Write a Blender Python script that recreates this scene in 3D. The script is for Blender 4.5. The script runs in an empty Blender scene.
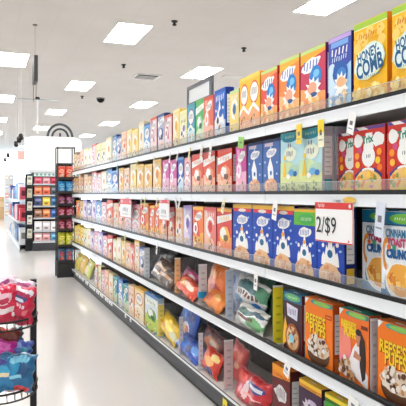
import bpy, math, random
from mathutils import Vector, Matrix, Euler

# ------------------------------------------------------------------ camera, sky, exposure
EYE = 1.42
F_PX = 593.0                      # focal length in pixels of the 406 px frame
YAW = math.radians(20.52)
SC = bpy.context.scene
COL = SC.collection
cam_data = bpy.data.cameras.new('camera')
cam_data.sensor_width = 36.0
cam_data.lens = 36.0 * F_PX / 406.0
cam_data.shift_y = -9.0 / 406.0
cam_data.clip_start = 0.05
cam_data.clip_end = 200
cam = bpy.data.objects.new('camera', cam_data)
cam.location = (0, 0, EYE)
cam.rotation_euler = (math.pi / 2, 0, -YAW)
COL.objects.link(cam)
SC.camera = cam

world = bpy.data.worlds.new('world')
SC.world = world
world.use_nodes = True
bg = world.node_tree.nodes['Background']
bg.inputs[0].default_value = (0.90, 0.95, 1.0, 1)
bg.inputs[1].default_value = 0.9

SC.view_settings.view_transform = 'Standard'
SC.view_settings.look = 'None'
SC.view_settings.gamma = 1
SC.view_settings.use_curve_mapping = False
SC.view_settings.exposure = 0.36
PANEL_STRENGTH = 16.0
FILL_WINDOW_STRENGTH = 3.2

# ------------------------------------------------------------------ helpers
def lin(c):
    return tuple(((x / 255) / 12.92 if x / 255 <= .04045 else ((x / 255 + .055) / 1.055) ** 2.4) for x in c)

MATS = {}
def M(c, rough=.42, kind=''):
    key = (tuple(c), rough, kind)
    if key in MATS:
        return MATS[key]
    m = bpy.data.materials.new('surface')
    m.use_nodes = True
    nt = m.node_tree
    b = nt.nodes['Principled BSDF']
    r, g, bl = lin(c)
    b.inputs['Base Color'].default_value = (r, g, bl, 1)
    b.inputs['Roughness'].default_value = rough
    if kind == '': b.inputs['Specular IOR Level'].default_value = .22
    if kind == 'metal':
        b.inputs['Metallic'].default_value = .8
    if kind == 'glow':
        b.inputs['Emission Color'].default_value = (1, .99, .975, 1)
        b.inputs['Emission Strength'].default_value = PANEL_STRENGTH
    if kind in ('clear', 'clear_film'):
        out = nt.nodes['Material Output']
        tr = nt.nodes.new('ShaderNodeBsdfTransparent')
        tr.inputs[0].default_value = (.97, .975, .98, 1)
        mx = nt.nodes.new('ShaderNodeMixShader')
        mx.inputs[0].default_value = .11 if kind == 'clear' else .35
        nt.links.new(tr.outputs[0], mx.inputs[1])
        nt.links.new(b.outputs[0], mx.inputs[2])
        nt.links.new(mx.outputs[0], out.inputs[0])
    if kind == 'noise':                       # faint mottling
        tc = nt.nodes.new('ShaderNodeTexCoord')
        no = nt.nodes.new('ShaderNodeTexNoise')
        no.inputs['Scale'].default_value = 9
        cr = nt.nodes.new('ShaderNodeValToRGB')
        cr.color_ramp.elements[0].color = (r * .88, g * .88, bl * .88, 1)
        cr.color_ramp.elements[1].color = (min(1, r * 1.08), min(1, g * 1.08), min(1, bl * 1.08), 1)
        nt.links.new(tc.outputs['Object'], no.inputs['Vector'])
        nt.links.new(no.outputs['Fac'], cr.inputs['Fac'])
        nt.links.new(cr.outputs['Color'], b.inputs['Base Color'])
    if kind == 'foil':
        b.inputs['Metallic'].default_value = .15
        b.inputs['Coat Weight'].default_value = .5
        b.inputs['Coat Roughness'].default_value = .12
    MATS[key] = m
    return m

class MB:
    def __init__(s):
        s.v = []; s.f = []; s.mi = []; s.mats = []; s.idx = {}
        s.smooth = False
    def mat(s, m):
        if m not in s.idx:
            s.idx[m] = len(s.mats); s.mats.append(m)
        return s.idx[m]
    def face(s, pts, m):
        n = len(s.v)
        s.v += [tuple(p) for p in pts]
        s.f.append(tuple(range(n, n + len(pts)))); s.mi.append(s.mat(m))
    def box(s, x0, x1, y0, y1, z0, z1, m, R=None):
        n = len(s.v)
        P = [(x0, y0, z0), (x1, y0, z0), (x1, y1, z0), (x0, y1, z0), (x0, y0, z1), (x1, y0, z1), (x1, y1, z1), (x0, y1, z1)]
        if R is not None:
            P = [tuple(R @ Vector(p)) for p in P]
        s.v += P
        for q in ((0, 3, 2, 1), (4, 5, 6, 7), (0, 1, 5, 4), (1, 2, 6, 5), (2, 3, 7, 6), (3, 0, 4, 7)):
            s.f.append(tuple(n + i for i in q)); s.mi.append(s.mat(m))
    def tube(s, pts, r, m, n=8, closed=False):
        base = len(s.v)
        P = [Vector(p) for p in pts]
        k = len(P)
        for i, p in enumerate(P):
            if closed:
                t = P[(i + 1) % k] - P[i - 1]
            else:
                t = P[min(i + 1, k - 1)] - P[max(i - 1, 0)]
            t.normalize()
            a = t.cross(Vector((0, 0, 1)))
            if a.length < .05: a = t.cross(Vector((1, 0, 0)))
            a.normalize(); b = t.cross(a)
            for j in range(n):
                an = 2 * math.pi * j / n
                s.v.append(tuple(p + a * math.cos(an) * r + b * math.sin(an) * r))
        for i in range(k if closed else k - 1):
            for j in range(n):
                i2 = (i + 1) % k
                s.f.append((base + i * n + j, base + i * n + (j + 1) % n, base + i2 * n + (j + 1) % n, base + i2 * n + j))
                s.mi.append(s.mat(m))
        if not closed:
            s.f.append(tuple(base + j for j in reversed(range(n)))); s.mi.append(s.mat(m))
            s.f.append(tuple(base + (k - 1) * n + j for j in range(n))); s.mi.append(s.mat(m))
    def cyl(s, x, y, z0, z1, r0, r1, m, n=20):
        base = len(s.v)
        for z, r in ((z0, r0), (z1, r1)):
            for j in range(n):
                a = 2 * math.pi * j / n
                s.v.append((x + r * math.cos(a), y + r * math.sin(a), z))
        for j in range(n):
            s.f.append((base + j, base + (j + 1) % n, base + n + (j + 1) % n, base + n + j)); s.mi.append(s.mat(m))
        s.f.append(tuple(base + j for j in reversed(range(n)))); s.mi.append(s.mat(m))
        s.f.append(tuple(base + n + j for j in range(n))); s.mi.append(s.mat(m))
    def mesh(s, name):
        me = bpy.data.meshes.new(name)
        me.from_pydata(s.v, [], s.f)
        for m in s.mats: me.materials.append(m)
        for p, i in zip(me.polygons, s.mi):
            p.material_index = i
            p.use_smooth = s.smooth
        me.update()
        return me
    def build(s, name, parent=None):
        o = bpy.data.objects.new(name, s.mesh(name))
        COL.objects.link(o)
        if parent is not None: o.parent = parent
        return o

def tag(o, label=None, cat=None, group=None, kind=None):
    if label: o['label'] = label
    if cat: o['category'] = cat
    if group: o['group'] = group
    if kind: o['kind'] = kind
    return o

def empty(name, loc=(0, 0, 0), rot=(0, 0, 0)):
    o = bpy.data.objects.new(name, None)
    o.empty_display_size = .05
    COL.objects.link(o)
    o.location = loc; o.rotation_euler = rot
    return o

def copy_tree(o, parent=None):
    c = o.copy(); COL.objects.link(c)
    if parent is not None: c.parent = parent
    for ch in list(o.children):
        copy_tree(ch, c)
    return c

TEXTS = {}
def text_polys(t, bold=0.0):
    k = (t, bold)
    if k not in TEXTS:
        cu = bpy.data.curves.new('lettering', 'FONT')
        cu.body = t; cu.size = 1; cu.offset = bold; cu.resolution_u = 3
        o = bpy.data.objects.new('lettering', cu)
        me = bpy.data.meshes.new_from_object(o)
        xs = [v.co.x for v in me.vertices]; ys = [v.co.y for v in me.vertices]
        x0, x1, y0, y1 = min(xs), max(xs), min(ys), max(ys)
        W = x1 - x0
        V = [((v.co.x - (x0 + x1) / 2) / W, (v.co.y - (y0 + y1) / 2) / W) for v in me.vertices]
        Fc = [tuple(p.vertices) for p in me.polygons]
        bpy.data.objects.remove(o); bpy.data.curves.remove(cu); bpy.data.meshes.remove(me)
        TEXTS[k] = (V, Fc)
    return TEXTS[k]

# ------------------------------------------------------------------ room shell
CEIL = EYE + 3.0
def shell_mat(base, rough, tile=None, line=None, bump=False):
    m = bpy.data.materials.new('shell')
    m.use_nodes = True
    nt = m.node_tree; b = nt.nodes['Principled BSDF']
    b.inputs['Roughness'].default_value = rough
    tc = nt.nodes.new('ShaderNodeTexCoord')
    no = nt.nodes.new('ShaderNodeTexNoise'); no.inputs['Scale'].default_value = 1.3; no.inputs['Detail'].default_value = 5
    nt.links.new(tc.outputs['Object'], no.inputs['Vector'])
    r, g, bl = lin(base)
    cr = nt.nodes.new('ShaderNodeValToRGB')
    cr.color_ramp.elements[0].position = .3; cr.color_ramp.elements[1].position = .7
    cr.color_ramp.elements[0].color = (r * .96, g * .955, bl * .95, 1); cr.color_ramp.elements[1].color = (r, g, bl, 1)
    nt.links.new(no.outputs['Fac'], cr.inputs['Fac'])
    if tile:
        br = nt.nodes.new('ShaderNodeTexBrick')
        br.offset = 0
        br.inputs['Scale'].default_value = 1
        br.inputs['Brick Width'].default_value = tile[0]; br.inputs['Row Height'].default_value = tile[1]
        br.inputs['Mortar Size'].default_value = tile[2]
        br.inputs['Mortar Smooth'].default_value = .2
        nt.links.new(tc.outputs['Object'], br.inputs['Vector'])
        nt.links.new(cr.outputs['Color'], br.inputs['Color1']); nt.links.new(cr.outputs['Color'], br.inputs['Color2'])
        lr, lg, lb = lin(line)
        br.inputs['Mortar'].default_value = (lr, lg, lb, 1)
        nt.links.new(br.outputs['Color'], b.inputs['Base Color'])
    else:
        nt.links.new(cr.outputs['Color'], b.inputs['Base Color'])
    return m

fl_m = shell_mat((224, 222, 219), .15, (.61, .61, .0025), (217, 215, 211))
ce_m = shell_mat((210, 204, 199), .8, (.61, 1.22, .007), (203, 196, 190))
wa_m = shell_mat((238, 242, 246), .7)
f = MB(); f.box(-14, 9, -5, 46, -.1, 0, fl_m); tag(f.build('floor'), kind='structure')
f = MB(); f.box(-14, 9, -5, 46, CEIL, CEIL + .1, ce_m); tag(f.build('ceiling'), kind='structure')
f = MB(); f.box(-14, 9, 46, 46.2, 0, CEIL, wa_m); tag(f.build('wall_far'), kind='structure')
f = MB(); f.box(9, 9.2, -5, 46.2, 0, CEIL, wa_m); tag(f.build('wall_right'), kind='structure')

# added glowing windows on the far wall, fill light to brighten the far ceiling
def fill_glass():
    m = bpy.data.materials.new('fill_glow_glass'); m.use_nodes = True
    b = m.node_tree.nodes['Principled BSDF']
    b.inputs['Base Color'].default_value = (.8, .88, .95, 1)
    b.inputs['Roughness'].default_value = .1
    b.inputs['Emission Color'].default_value = (.72, .87, 1, 1)
    b.inputs['Emission Strength'].default_value = FILL_WINDOW_STRENGTH
    return m
dg = fill_glass()
for i, (x0, x1) in enumerate(((-13, -7.8), (-7.4, -2.2), (-1.8, 3.4), (3.8, 8.8))):
    f = MB(); f.box(x0, x1, 45.93, 45.95, .5, 4.3, dg)
    w = tag(f.build('window_%d' % (i + 1)), kind='structure')
    f = MB(); fm = M((226, 230, 232), .4)
    for q in (x0, (x0 + x1) / 2 - .03, x1 - .06): f.box(q, q + .06, 45.88, 45.929, .5, 4.3, fm)
    f.box(x0, x1, 45.87, 45.88, 2.6, 2.66, fm); f.box(x0, x1, 45.86, 45.88, .44, .5, fm)
    f.build('window_frame', w)

# recessed ceiling panels
glow = M((255, 253, 248), .5, 'glow')
trimw = M((225, 222, 218), .5)
def ceiling_panel(x, y):
    t = empty('ceiling_light', (x, y, CEIL))
    a = MB()
    w, l = .305, .69
    for (x0, x1, y0, y1) in ((-w - .02, w + .02, -l - .02, -l), (-w - .02, w + .02, l, l + .02), (-w - .02, -w, -l, l), (w, w + .02, -l, l)):
        a.box(x0, x1, y0, y1, -.012, -.001, trimw)
    a.build('frame', t)
    a = MB(); a.box(-w, w, -l, l, -.008, -.002, glow); a.build('diffuser', t)
    return t
lights = []
for cx, ys in ((5.1, (7.9, 13.75, 19.35, 25.0, 30.6, 36.2)), (2.56, (10.9, 16.6, 22.2, 27.8, 33.4, 39)), (.66, (13.9, 19.6, 25.2, 30.8, 36.4)),
               (5.1, (2.3,)), (2.56, (5.3, -.3)), (.66, (8.3, 2.7)), (-1.9, (2.5, 8, 13.6, 19.3, 25, 31)), (-4.4, (5, 11, 16.6, 22.2, 28)), (7.4, (5.3, 10.9, 16.6, 22.2))):
    for y in ys:
        lights.append((cx, y))
first = None
colname = {5.1: 'in the row above the cereal aisle shelving', 2.56: 'in the middle row over the aisle', .66: 'in the row left of the aisle sign',
           -1.9: 'in the row beyond the left edge', -4.4: 'in the outermost left row', 7.4: 'in the rightmost row'}
from collections import defaultdict
rows_l = defaultdict(list)
for cx, y in lights: rows_l[cx].append(y)
ORD = ['nearest', 'second nearest', 'third nearest', 'fourth nearest', 'fifth nearest', 'sixth nearest', 'seventh nearest', 'eighth nearest']
for cx, ys in rows_l.items():
    for i, y in enumerate(sorted(ys)):
        if first is None:
            first = o = ceiling_panel(cx, y)
        else:
            o = copy_tree(first); o.location = (cx, y, CEIL)
        tag(o, 'bright white ceiling panel, %s %s' % (ORD[i], colname[cx]), 'ceiling light', 'recessed ceiling light panels')

# air vents, sprinklers, dome camera
dk = M((48, 46, 45), .5); gy = M((120, 118, 116), .5)
def vent(x, y, w, l, label):
    t = empty('ceiling_vent', (x, y, CEIL))
    a = MB(); a.box(-w, w, -l, l, -.006, -.001, dk); a.build('duct_opening', t)
    a = MB()
    for x0, x1, y0, y1 in ((-w - .05, w + .05, -l - .05, -l), (-w - .05, w + .05, l, l + .05), (-w - .05, -w, -l, l), (w, w + .05, -l, l)):
        a.box(x0, x1, y0, y1, -.02, -.001, trimw)
    for k in range(3):
        yy = -l + (k + 1.6) * l * .5
        a.box(-w, w, yy - .02, yy + .02, -.016, -.007, trimw)
    a.build('grille', t)
    tag(t, label, 'vent')
vent(3.95, 14.7, .27, .3, 'square dark air vent in the ceiling between two lit panels')
vent(6.0, 13.9, .2, .1, 'small thin air vent in the ceiling right of the hanging sign')
def sprinkler(x, y, label):
    t = empty('ceiling_sprinkler', (x, y, CEIL))
    a = MB(); a.cyl(0, 0, -.02, -.001, .055, .055, dk); a.build('collar', t)
    a = MB(); a.cyl(0, 0, -.06, -.02, .022, .022, dk); a.cyl(0, 0, -.08, -.06, .035, .035, dk); a.build('head', t)
    tag(t, label, 'sprinkler', 'ceiling sprinklers')
sprinkler(3.14, 9.8, 'small dark ceiling sprinkler nearest the camera, right of the brightest panel')
sprinkler(3.09, 13.5, 'small dark ceiling sprinkler left of the square air vent')
sprinkler(5.05, 11.1, 'small dark ceiling sprinkler above the hanging frame sign')
sprinkler(2.9, 18.3, 'small dark ceiling sprinkler in front of the dome camera')
t = empty('dome_camera', (3.5, 18.5, CEIL))
a = MB(); a.cyl(0, 0, -.04, -.001, .13, .13, gy); a.build('mount', t)
a = MB(); a.smooth = True
for k in range(6):
    a0 = k * math.pi / 12; a1 = (k + 1) * math.pi / 12
    a.cyl(0, 0, -.04 - .11 * math.sin(a1), -.04 - .11 * math.sin(a0), max(.002, .125 * math.cos(a1)), .125 * math.cos(a0), M((18, 18, 20), .15))
a.build('dome', t)
tag(t, 'black dome security camera on the distant ceiling', 'camera')

# ------------------------------------------------------------------ main shelving run
XF = 1.45                     # front of the price rails
XB = 1.475                    # front of the goods
CO, SI = math.cos(YAW), math.sin(YAW)
VPX = -19.0
def Yat(px, X=XB):            # distance down the aisle of a picture column, on the plane X
    return (F_PX * X / (CO * (px - VPX)) - X * SI) / CO
def PXat(Y, X=XB):
    return VPX + F_PX * X / (CO * (Y * CO + X * SI))
Z = {'A': 1.782, 'B': 1.412, 'C': 1.009, 'D': .602, 'E': .145}     # top of each shelf deck
white = M((240, 242, 244), .35); offw = M((222, 218, 212), .5)
black = M((26, 25, 26), .4); panelm = M((74, 56, 48), .7, 'noise'); kick = M((92, 92, 94), .5)  # panelm: dark brown has the shade behind the goods put into its colour
clear = M((235, 238, 240), .12, 'clear'); film = M((232, 236, 240), .2, 'clear_film')

UNIT = 1.22
Y0 = Yat(265, XF) - 2 * UNIT
def shelving_unit():
    t = empty('shelving_unit', (0, 0, 0))
    L = UNIT - .004
    a = MB(); a.box(XF + .50, XF + .53, .002, L, 0, 1.80, panelm); a.build('back_panel', t)
    a = MB(); a.box(XF + .03, XF + .06, .002, L, 0, .095, kick)
    a.box(XF + .026, XF + .03, .002, L, .004, .012, black); a.build('kick_plate', t)
    a = MB(); a.box(XF + .48, XF + .50, .002, .03, .0, 1.80, gy); a.build('upright', t)
    for k, z in Z.items():
        a = MB(); a.box(XF + .012, XF + .48, .002, L, z - .024, z, offw)
        if k != 'E':
            for yy in (.02, L - .04):
                a.box(XF + .12, XF + .48, yy, yy + .02, z - .06, z - .024, offw)
        d = a.build('shelf', t)
        a = MB(); rm = kick if k == 'E' else white
        a.box(XF, XF + .011, .002, L, z - .044, z + .006, rm)
        a.box(XF - .004, XF, .002, L, z - .044, z - .038, rm)
        a.box(XF - .004, XF, .002, L, z - (.008 if k == 'E' else 0), z + .006, white)
        a.build('price_rail', d)
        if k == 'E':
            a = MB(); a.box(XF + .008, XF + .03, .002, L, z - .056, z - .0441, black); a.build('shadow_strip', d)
        else:
            a = MB()
            a.box(XF + .001, XF + .013, .002, L, z + .0062, z + .024, black)
            a.build('front_stop', d)
        if k in 'ABC':
            a = MB(); a.box(XF + .004, XF + .006, .01, L - .01, z + .0242, z + .062, clear)
            a.box(XF + .003, XF + .0075, .01, L - .01, z + .062, z + .065, M((225, 228, 232), .2, 'clear_film')); a.build('clear_fence', d)
    return t
unit0 = shelving_unit()
NU = 8
pos = ['nearest the camera', 'second nearest', 'third nearest', 'fourth nearest', 'fifth nearest', 'sixth nearest',
       'seventh nearest', 'farthest, beside the candy rack']
for i in range(NU):
    u = unit0 if i == 0 else copy_tree(unit0)
    u.location = (0, Y0 + i * UNIT, 0)
    tag(u, 'white metal shelving bay of the long cereal run, ' + pos[i], 'shelving', 'bays of the long cereal shelving')
YEND = Y0 + NU * UNIT

# ------------------------------------------------------------------ cartons
LAY = .00018
class Art:
    """front artwork in a 0..1 frame; x grows to the right and z upwards as one faces the carton"""
    def __init__(s, mb, w, h):
        s.mb = mb; s.w = w; s.h = h; s.n = 1
    def _p(s, x, z):
        x = min(.995, max(.005, x)); z = min(.995, max(.005, z))
        return ((x - .5) * s.w, -LAY * s.n, z * s.h)
    def poly(s, pts, c):
        s.n += 1
        s.mb.face([s._p(x, z) for x, z in pts], M(c))
    def rect(s, x0, x1, z0, z1, c): s.poly([(x0, z0), (x1, z0), (x1, z1), (x0, z1)], c)
    def ell(s, cx, cz, rx, rz, c, n=18, wob=0, seed=0, rot=0):
        r = random.Random(seed); pts = []
        for i in range(n):
            a = 2 * math.pi * i / n; k = 1 + (r.uniform(-wob, wob) if wob else 0)
            ex, ez = rx * k * math.cos(a), rz * k * math.sin(a)
            ex, ez = ex * math.cos(rot) - ez * math.sin(rot), ex * math.sin(rot) + ez * math.cos(rot)
            pts.append((cx + ex, cz + ez * s.w / s.h))
        s.poly(pts, c)
    def dots(s, cx, cz, rx, rz, n, cols, seed, size=.05):
        r = random.Random(seed)
        for i in range(n):
            a = r.uniform(0, 6.28); q = math.sqrt(r.random())
            s.ell(cx + rx * q * math.cos(a), cz + rz * q * math.sin(a) * s.w / s.h, size * r.uniform(.7, 1.2), size * r.uniform(.6, 1), r.choice(cols), 7, .15, i + seed, r.uniform(0, 3))
    def ring(s, cx, cz, rx, rz, th, c, a0=0, a1=6.283, n=18):
        s.n += 1
        for i in range(n):
            u = a0 + (a1 - a0) * i / n; v = a0 + (a1 - a0) * (i + 1) / n
            P = []
            for an, k in ((u, 1), (v, 1), (v, 1 - th), (u, 1 - th)):
                P.append(s._p(cx + rx * k * math.cos(an), cz + rz * k * math.sin(an) * s.w / s.h))
            s.mb.face(P, M(c))
    def text(s, t, cx, cz, width, c, rot=0, bold=.02, tall=1.0):
        s.n += 1
        V, Fc = text_polys(t, bold)
        ca, sa = math.cos(rot), math.sin(rot)
        W = [((x * ca - z * tall * sa) * width, (x * sa + z * tall * ca) * width) for x, z in V]
        m = s.mb.mat(M(c)); b = len(s.mb.v)
        s.mb.v += [s._p(cx + x, cz + z * s.w / s.h) for x, z in W]
        for q in Fc:
            s.mb.f.append(tuple(b + i for i in q)); s.mb.mi.append(m)
    def bowl(s, cx, cz, r, rim, cols, seed, n=26, pile=1.0):
        s.ell(cx, cz - r * .30 * s.w / s.h, r, r * .55, rim, 20)
        s.ell(cx, cz, r * .97, r * .50 * pile, cols[0], 20, .06, seed)
        s.dots(cx, cz, r * .85, r * .42 * pile, n, cols, seed, r * .14)
    def splash(s, cx, cz, r, c, seed=1):
        rr = random.Random(seed); pts = []
        for i in range(22):
            a = 2 * math.pi * i / 22; k = 1.0 if i % 2 else rr.uniform(.5, .8)
            pts.append((cx + r * k * math.cos(a), cz + r * k * math.sin(a) * s.w / s.h))
        s.poly(pts, c)
    def marks(s, cx, cz, w, h, c, n, seed):
        """wavy strokes where the printing cannot be read"""
        r = random.Random(seed)
        for i in range(n):
            x = cx - w / 2 + w * (i + .5) / n
            z = cz + r.uniform(-.1, .1) * h
            t = w / n * .28; k = r.uniform(-.3, .3) * t
            s.poly([(x - t + k, z - h / 2), (x + t * .2 + k, z - h / 2), (x + t - k, z + h / 2), (x - t * .2 - k, z + h / 2)], c)

def carton(w, h, d, base, side, top, art, panel=True):
    mb = MB()
    b, sd, tp = M(base), M(side), M(top)
    x = w / 2
    P = lambda *q: list(q)
    mb.face([(-x, 0, 0), (x, 0, 0), (x, 0, h), (-x, 0, h)], b)
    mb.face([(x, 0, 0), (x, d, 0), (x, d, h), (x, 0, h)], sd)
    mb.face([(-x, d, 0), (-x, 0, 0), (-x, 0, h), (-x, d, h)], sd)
    mb.face([(x, d, 0), (-x, d, 0), (-x, d, h), (x, d, h)], b)
    mb.face([(-x, 0, h), (x, 0, h), (x, d, h), (-x, d, h)], tp)
    mb.face([(-x, d, 0), (x, d, 0), (x, 0, 0), (-x, 0, 0)], b)
    # tucked top flap, seen as a raised half with a slot
    mb.box(-x + .003, x - .003, d * .35, d - .002, h + .0003, h + .0022, tp)
    mb.box(-w * .12, w * .12, d * .30, d * .36, h + .0003, h + .0026, M((235, 232, 225)))
    a = Art(mb, w, h)
    art(a)
    if panel:                                  # nutrition panel on both narrow sides
        for sx, sg in ((x + .0006, 1), (-x - .0006, -1)):
            mb.box(min(sx, sx - .0004), max(sx, sx - .0004), d * .18, d * .82, h * .30, h * .86, M((236, 234, 230)))
            for k in range(7):
                z = h * (.34 + .07 * k)
                mb.box(min(sx, sx + sg * .0003), max(sx, sx + sg * .0003), d * .24, d * (.76 if k % 2 else .62), z, z + h * .012, M((176, 174, 176)))
            mb.box(min(sx, sx + sg * .0002), max(sx, sx + sg * .0002), d * .18, d * .82, h * .05, h * .24, M(top))
    return mb

def fountain(a, cx, cz, r, c):
    q = r * .62
    a.poly([(cx - r, cz - q * .75), (cx - r * .95, cz - q * .2), (cx - r * .75, cz + q * .1), (cx - r * .62, cz - q * .1), (cx - r * .42, cz + q * .55), (cx - r * .28, cz + q * .35), (cx - r * .05, cz + q * 1.25), (cx + r * .12, cz + q * 1.1),
            (cx + r * .3, cz + q * .4), (cx + r * .45, cz + q * .6), (cx + r * .62, cz + q * .0), (cx + r * .8, cz + q * .15), (cx + r * .95, cz - q * .3), (cx + r, cz - q * .75)], c)
    a.ell(cx - r * .8, cz + q * .5, .05, .05, c); a.ell(cx + r * .8, cz + q * .6, .06, .05, c)
CREAM = (250, 235, 190); WH = (248, 246, 242)
K = {}      # key -> dict(desc, short, w, h, d, mesh, group)
def kind(key, desc, short, w, h, d, base, side, top, art, panel=True, name='cereal_box'):
    K[key] = dict(desc=desc, short=short, w=w, h=h, name=name, d=d, mesh=carton(w, h, d, base, side, top, art, panel).mesh(name))

def art_honey(a):
    a.rect(0, 1, .925, 1, (168, 205, 62)); a.rect(0, 1, .915, .925, (232, 240, 190))
    for i, (x, z) in enumerate(((.2, .82), (.5, .86), (.8, .84), (.35, .76), (.85, .72), (.12, .70))):
        a.ell(x, z, .13, .12, (252, 214, 110), 6, .1, i)
    for i in range(9):
        a.ell(.1 + .1 * i, .80 + .06 * math.sin(i * 2), .035, .03, (238, 170, 30), 6)
    a.marks(.45, .82, .6, .045, (222, 120, 40), 8, 3)
    a.ell(.5, .51, .47, .36, (226, 232, 190), 20, .07, 3, .3); a.ell(.5, .51, .43, .31, (226, 240, 236), 20, .08, 5, .3)
    a.text('HONEY-', .47, .60, .66, (22, 92, 140), .18, .03, 1.55); a.text('COMB', .51, .45, .80, (22, 92, 140), .18, .035, 1.6)
    a.marks(.55, .335, .55, .022, (90, 150, 180), 9, 4)
    a.dots(.5, .13, .5, .24, 34, [(250, 222, 120), (253, 236, 165), (236, 178, 50), (246, 205, 90)], 7, .085)
kind('honey', 'yellow honeycomb cereal box with blue lettering', 'yellow honeycomb box', .20, .35, .062, (248, 190, 30), (226, 140, 24), (150, 195, 60), art_honey, False)
def art_rice(a):
    a.rect(0, 1, .94, 1, (190, 160, 220))
    a.poly([(0, 0), (1, 0), (1, .62), (0, .42)], (168, 208, 240)); a.ell(.15, .45, .3, .35, (205, 228, 246), 20, .1, 2)
    a.rect(.12, .88, .86, .93, (120, 170, 230))
    a.marks(.5, .79, .8, .09, WH, 5, 2); a.marks(.5, .70, .7, .06, (214, 232, 250), 7, 3)
    a.ell(.55, .50, .34, .28, (38, 92, 172), 20, .08, 4); a.ell(.60, .47, .22, .18, (58, 130, 200), 16)
    a.splash(.58, .33, .34, WH, 3); a.ell(.6, .38, .2, .12, (236, 180, 130), 16, .1, 2)
    a.dots(.5, .14, .45, .2, 22, [(250, 245, 230), (220, 190, 150), (110, 160, 210), (240, 225, 200)], 9, .08)
kind('rice', 'blue and white rice cereal box with purple top', 'blue rice cereal box', .19, .335, .062, (62, 82, 176), (42, 44, 118), (180, 150, 215), art_rice)
def art_fruity(base2, c2):
    def art(a):
        a.rect(0, 1, .945, 1, (190, 220, 130)); a.poly([(0, .8), (1, .9), (1, .945), (0, .945)], c2)
        a.poly([(0, .0), (1, .0), (1, .34), (0, .45)], base2)
        a.ell(.42, .76, .38, .16, WH, 20, .12, 2, .25); a.marks(.42, .76, .62, .12, (92, 120, 200), 5, 2)
        a.ell(.62, .58, .24, .26, (40, 130, 205), 16, .08, 5); a.ell(.66, .62, .12, .1, (120, 195, 235), 12)
        a.splash(.52, .40, .34, WH, 8); a.ell(.5, .42, .19, .16, (244, 170, 140), 14, .1, 3); a.ell(.55, .33, .15, .06, (50, 90, 150), 12)
        a.dots(.5, .15, .48, .26, 30, [(252, 214, 150), (250, 190, 110), (245, 160, 120), (253, 232, 190)], 4, .085)
    return art
kind('fruity_pink', 'magenta and orange fruity cereal box', 'magenta fruity box', .19, .335, .06, (205, 62, 92), (122, 40, 100), (190, 218, 130), art_fruity((250, 168, 100), (236, 170, 40)))
kind('fruity_orange', 'orange fruity cereal box with green top', 'orange fruity box', .19, .338, .06, (244, 140, 62), (178, 48, 56), (190, 218, 130), art_fruity((250, 190, 130), (250, 180, 60)))
kind('fruity_red', 'coral red fruity cereal box with green top', 'coral fruity box', .19, .322, .06, (232, 84, 62), (200, 60, 40), (190, 218, 130), art_fruity((250, 180, 110), (244, 150, 80)))

def art_red(a):
    a.rect(0, 1, .95, 1, (96, 70, 140)); a.poly([(.2, .95), (.5, .95), (.35, 1), (.1, 1)], WH)
    a.ell(.17, .80, .14, .15, WH, 14, .1, 2); a.ell(.78, .80, .22, .14, WH, 14, .2, 3)
    a.poly([(.34, .70), (.42, .90), (.62, .90), (.66, .70), (.60, .48), (.5, .40), (.40, .48)], WH)
    a.ell(.5, .56, .21, .22, WH, 18)
    a.text('Trix', .48, .81, .36, (40, 140, 110), .10, .04, 1.1)
    a.marks(.5, .57, .16, .05, (50, 45, 50), 3, 3)
    for x, z, c in ((.14, .58, (248, 150, 40)), (.84, .62, (248, 150, 40)), (.80, .50, (250, 200, 50)), (.16, .45, (250, 190, 60)), (.86, .40, (248, 120, 40)), (.24, .66, (220, 80, 130))):
        a.ell(x, z, .075, .075, c)
    a.poly([(.06, .30), (.30, .40), (.70, .40), (.94, .30), (.90, .24), (.5, .33), (.10, .24)], (58, 56, 120)); a.ell(.5, .365, .2, .06, WH, 14)
    a.bowl(.5, .20, .42, (246, 190, 60), [(246, 200, 120), (240, 140, 60), (200, 120, 150), (140, 160, 70), (250, 214, 90), (240, 170, 60)], 6, 30, 1.25)
    a.ell(.5, .04, .3, .12, (252, 214, 50), 18)
kind('red', 'red fruit puff cereal box with green lettering', 'red puff box', .19, .285, .06, (216, 58, 44), (196, 46, 38), (96, 70, 140), art_red)
def art_teal(a):
    a.rect(0, 1, .90, 1, (58, 160, 170)); a.ell(.5, .9, .4, .1, (40, 130, 150), 20); a.marks(.5, .93, .5, .04, (190, 230, 190), 7, 4)
    a.rect(0, 1, .0, .42, (224, 230, 160)); a.ell(.3, .44, .45, .2, (206, 226, 170), 18, .1, 6); a.ell(.8, .40, .35, .15, (180, 212, 190), 18, .1, 7)
    a.ell(.55, .66, .32, .20, (235, 240, 216), 20, .05, 2)
    a.ell(.45, .79, .025, .07, (120, 110, 130), 10); a.ell(.56, .79, .025, .07, (120, 110, 130), 10)
    a.marks(.52, .66, .36, .08, (84, 84, 120), 5, 5)
    a.poly([(.16, .3), (.26, .55), (.36, .3)], (248, 200, 60)); a.ell(.26, .60, .07, .06, (250, 210, 70))
    a.ell(.62, .36, .16, .09, (110, 170, 214), 14, .15, 3); a.ell(.82, .34, .1, .08, (50, 110, 180), 12, .1, 4); a.ell(.46, .30, .1, .06, WH, 12, .1, 5)
    a.dots(.5, .12, .45, .16, 26, [(150, 170, 110), (110, 130, 90), (230, 235, 190), (190, 200, 120)], 5, .055)
kind('teal', 'pale teal and yellow organic cereal box', 'pale teal box', .185, .322, .062, (186, 224, 230), (198, 186, 196), (60, 150, 160), art_teal)
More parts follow.
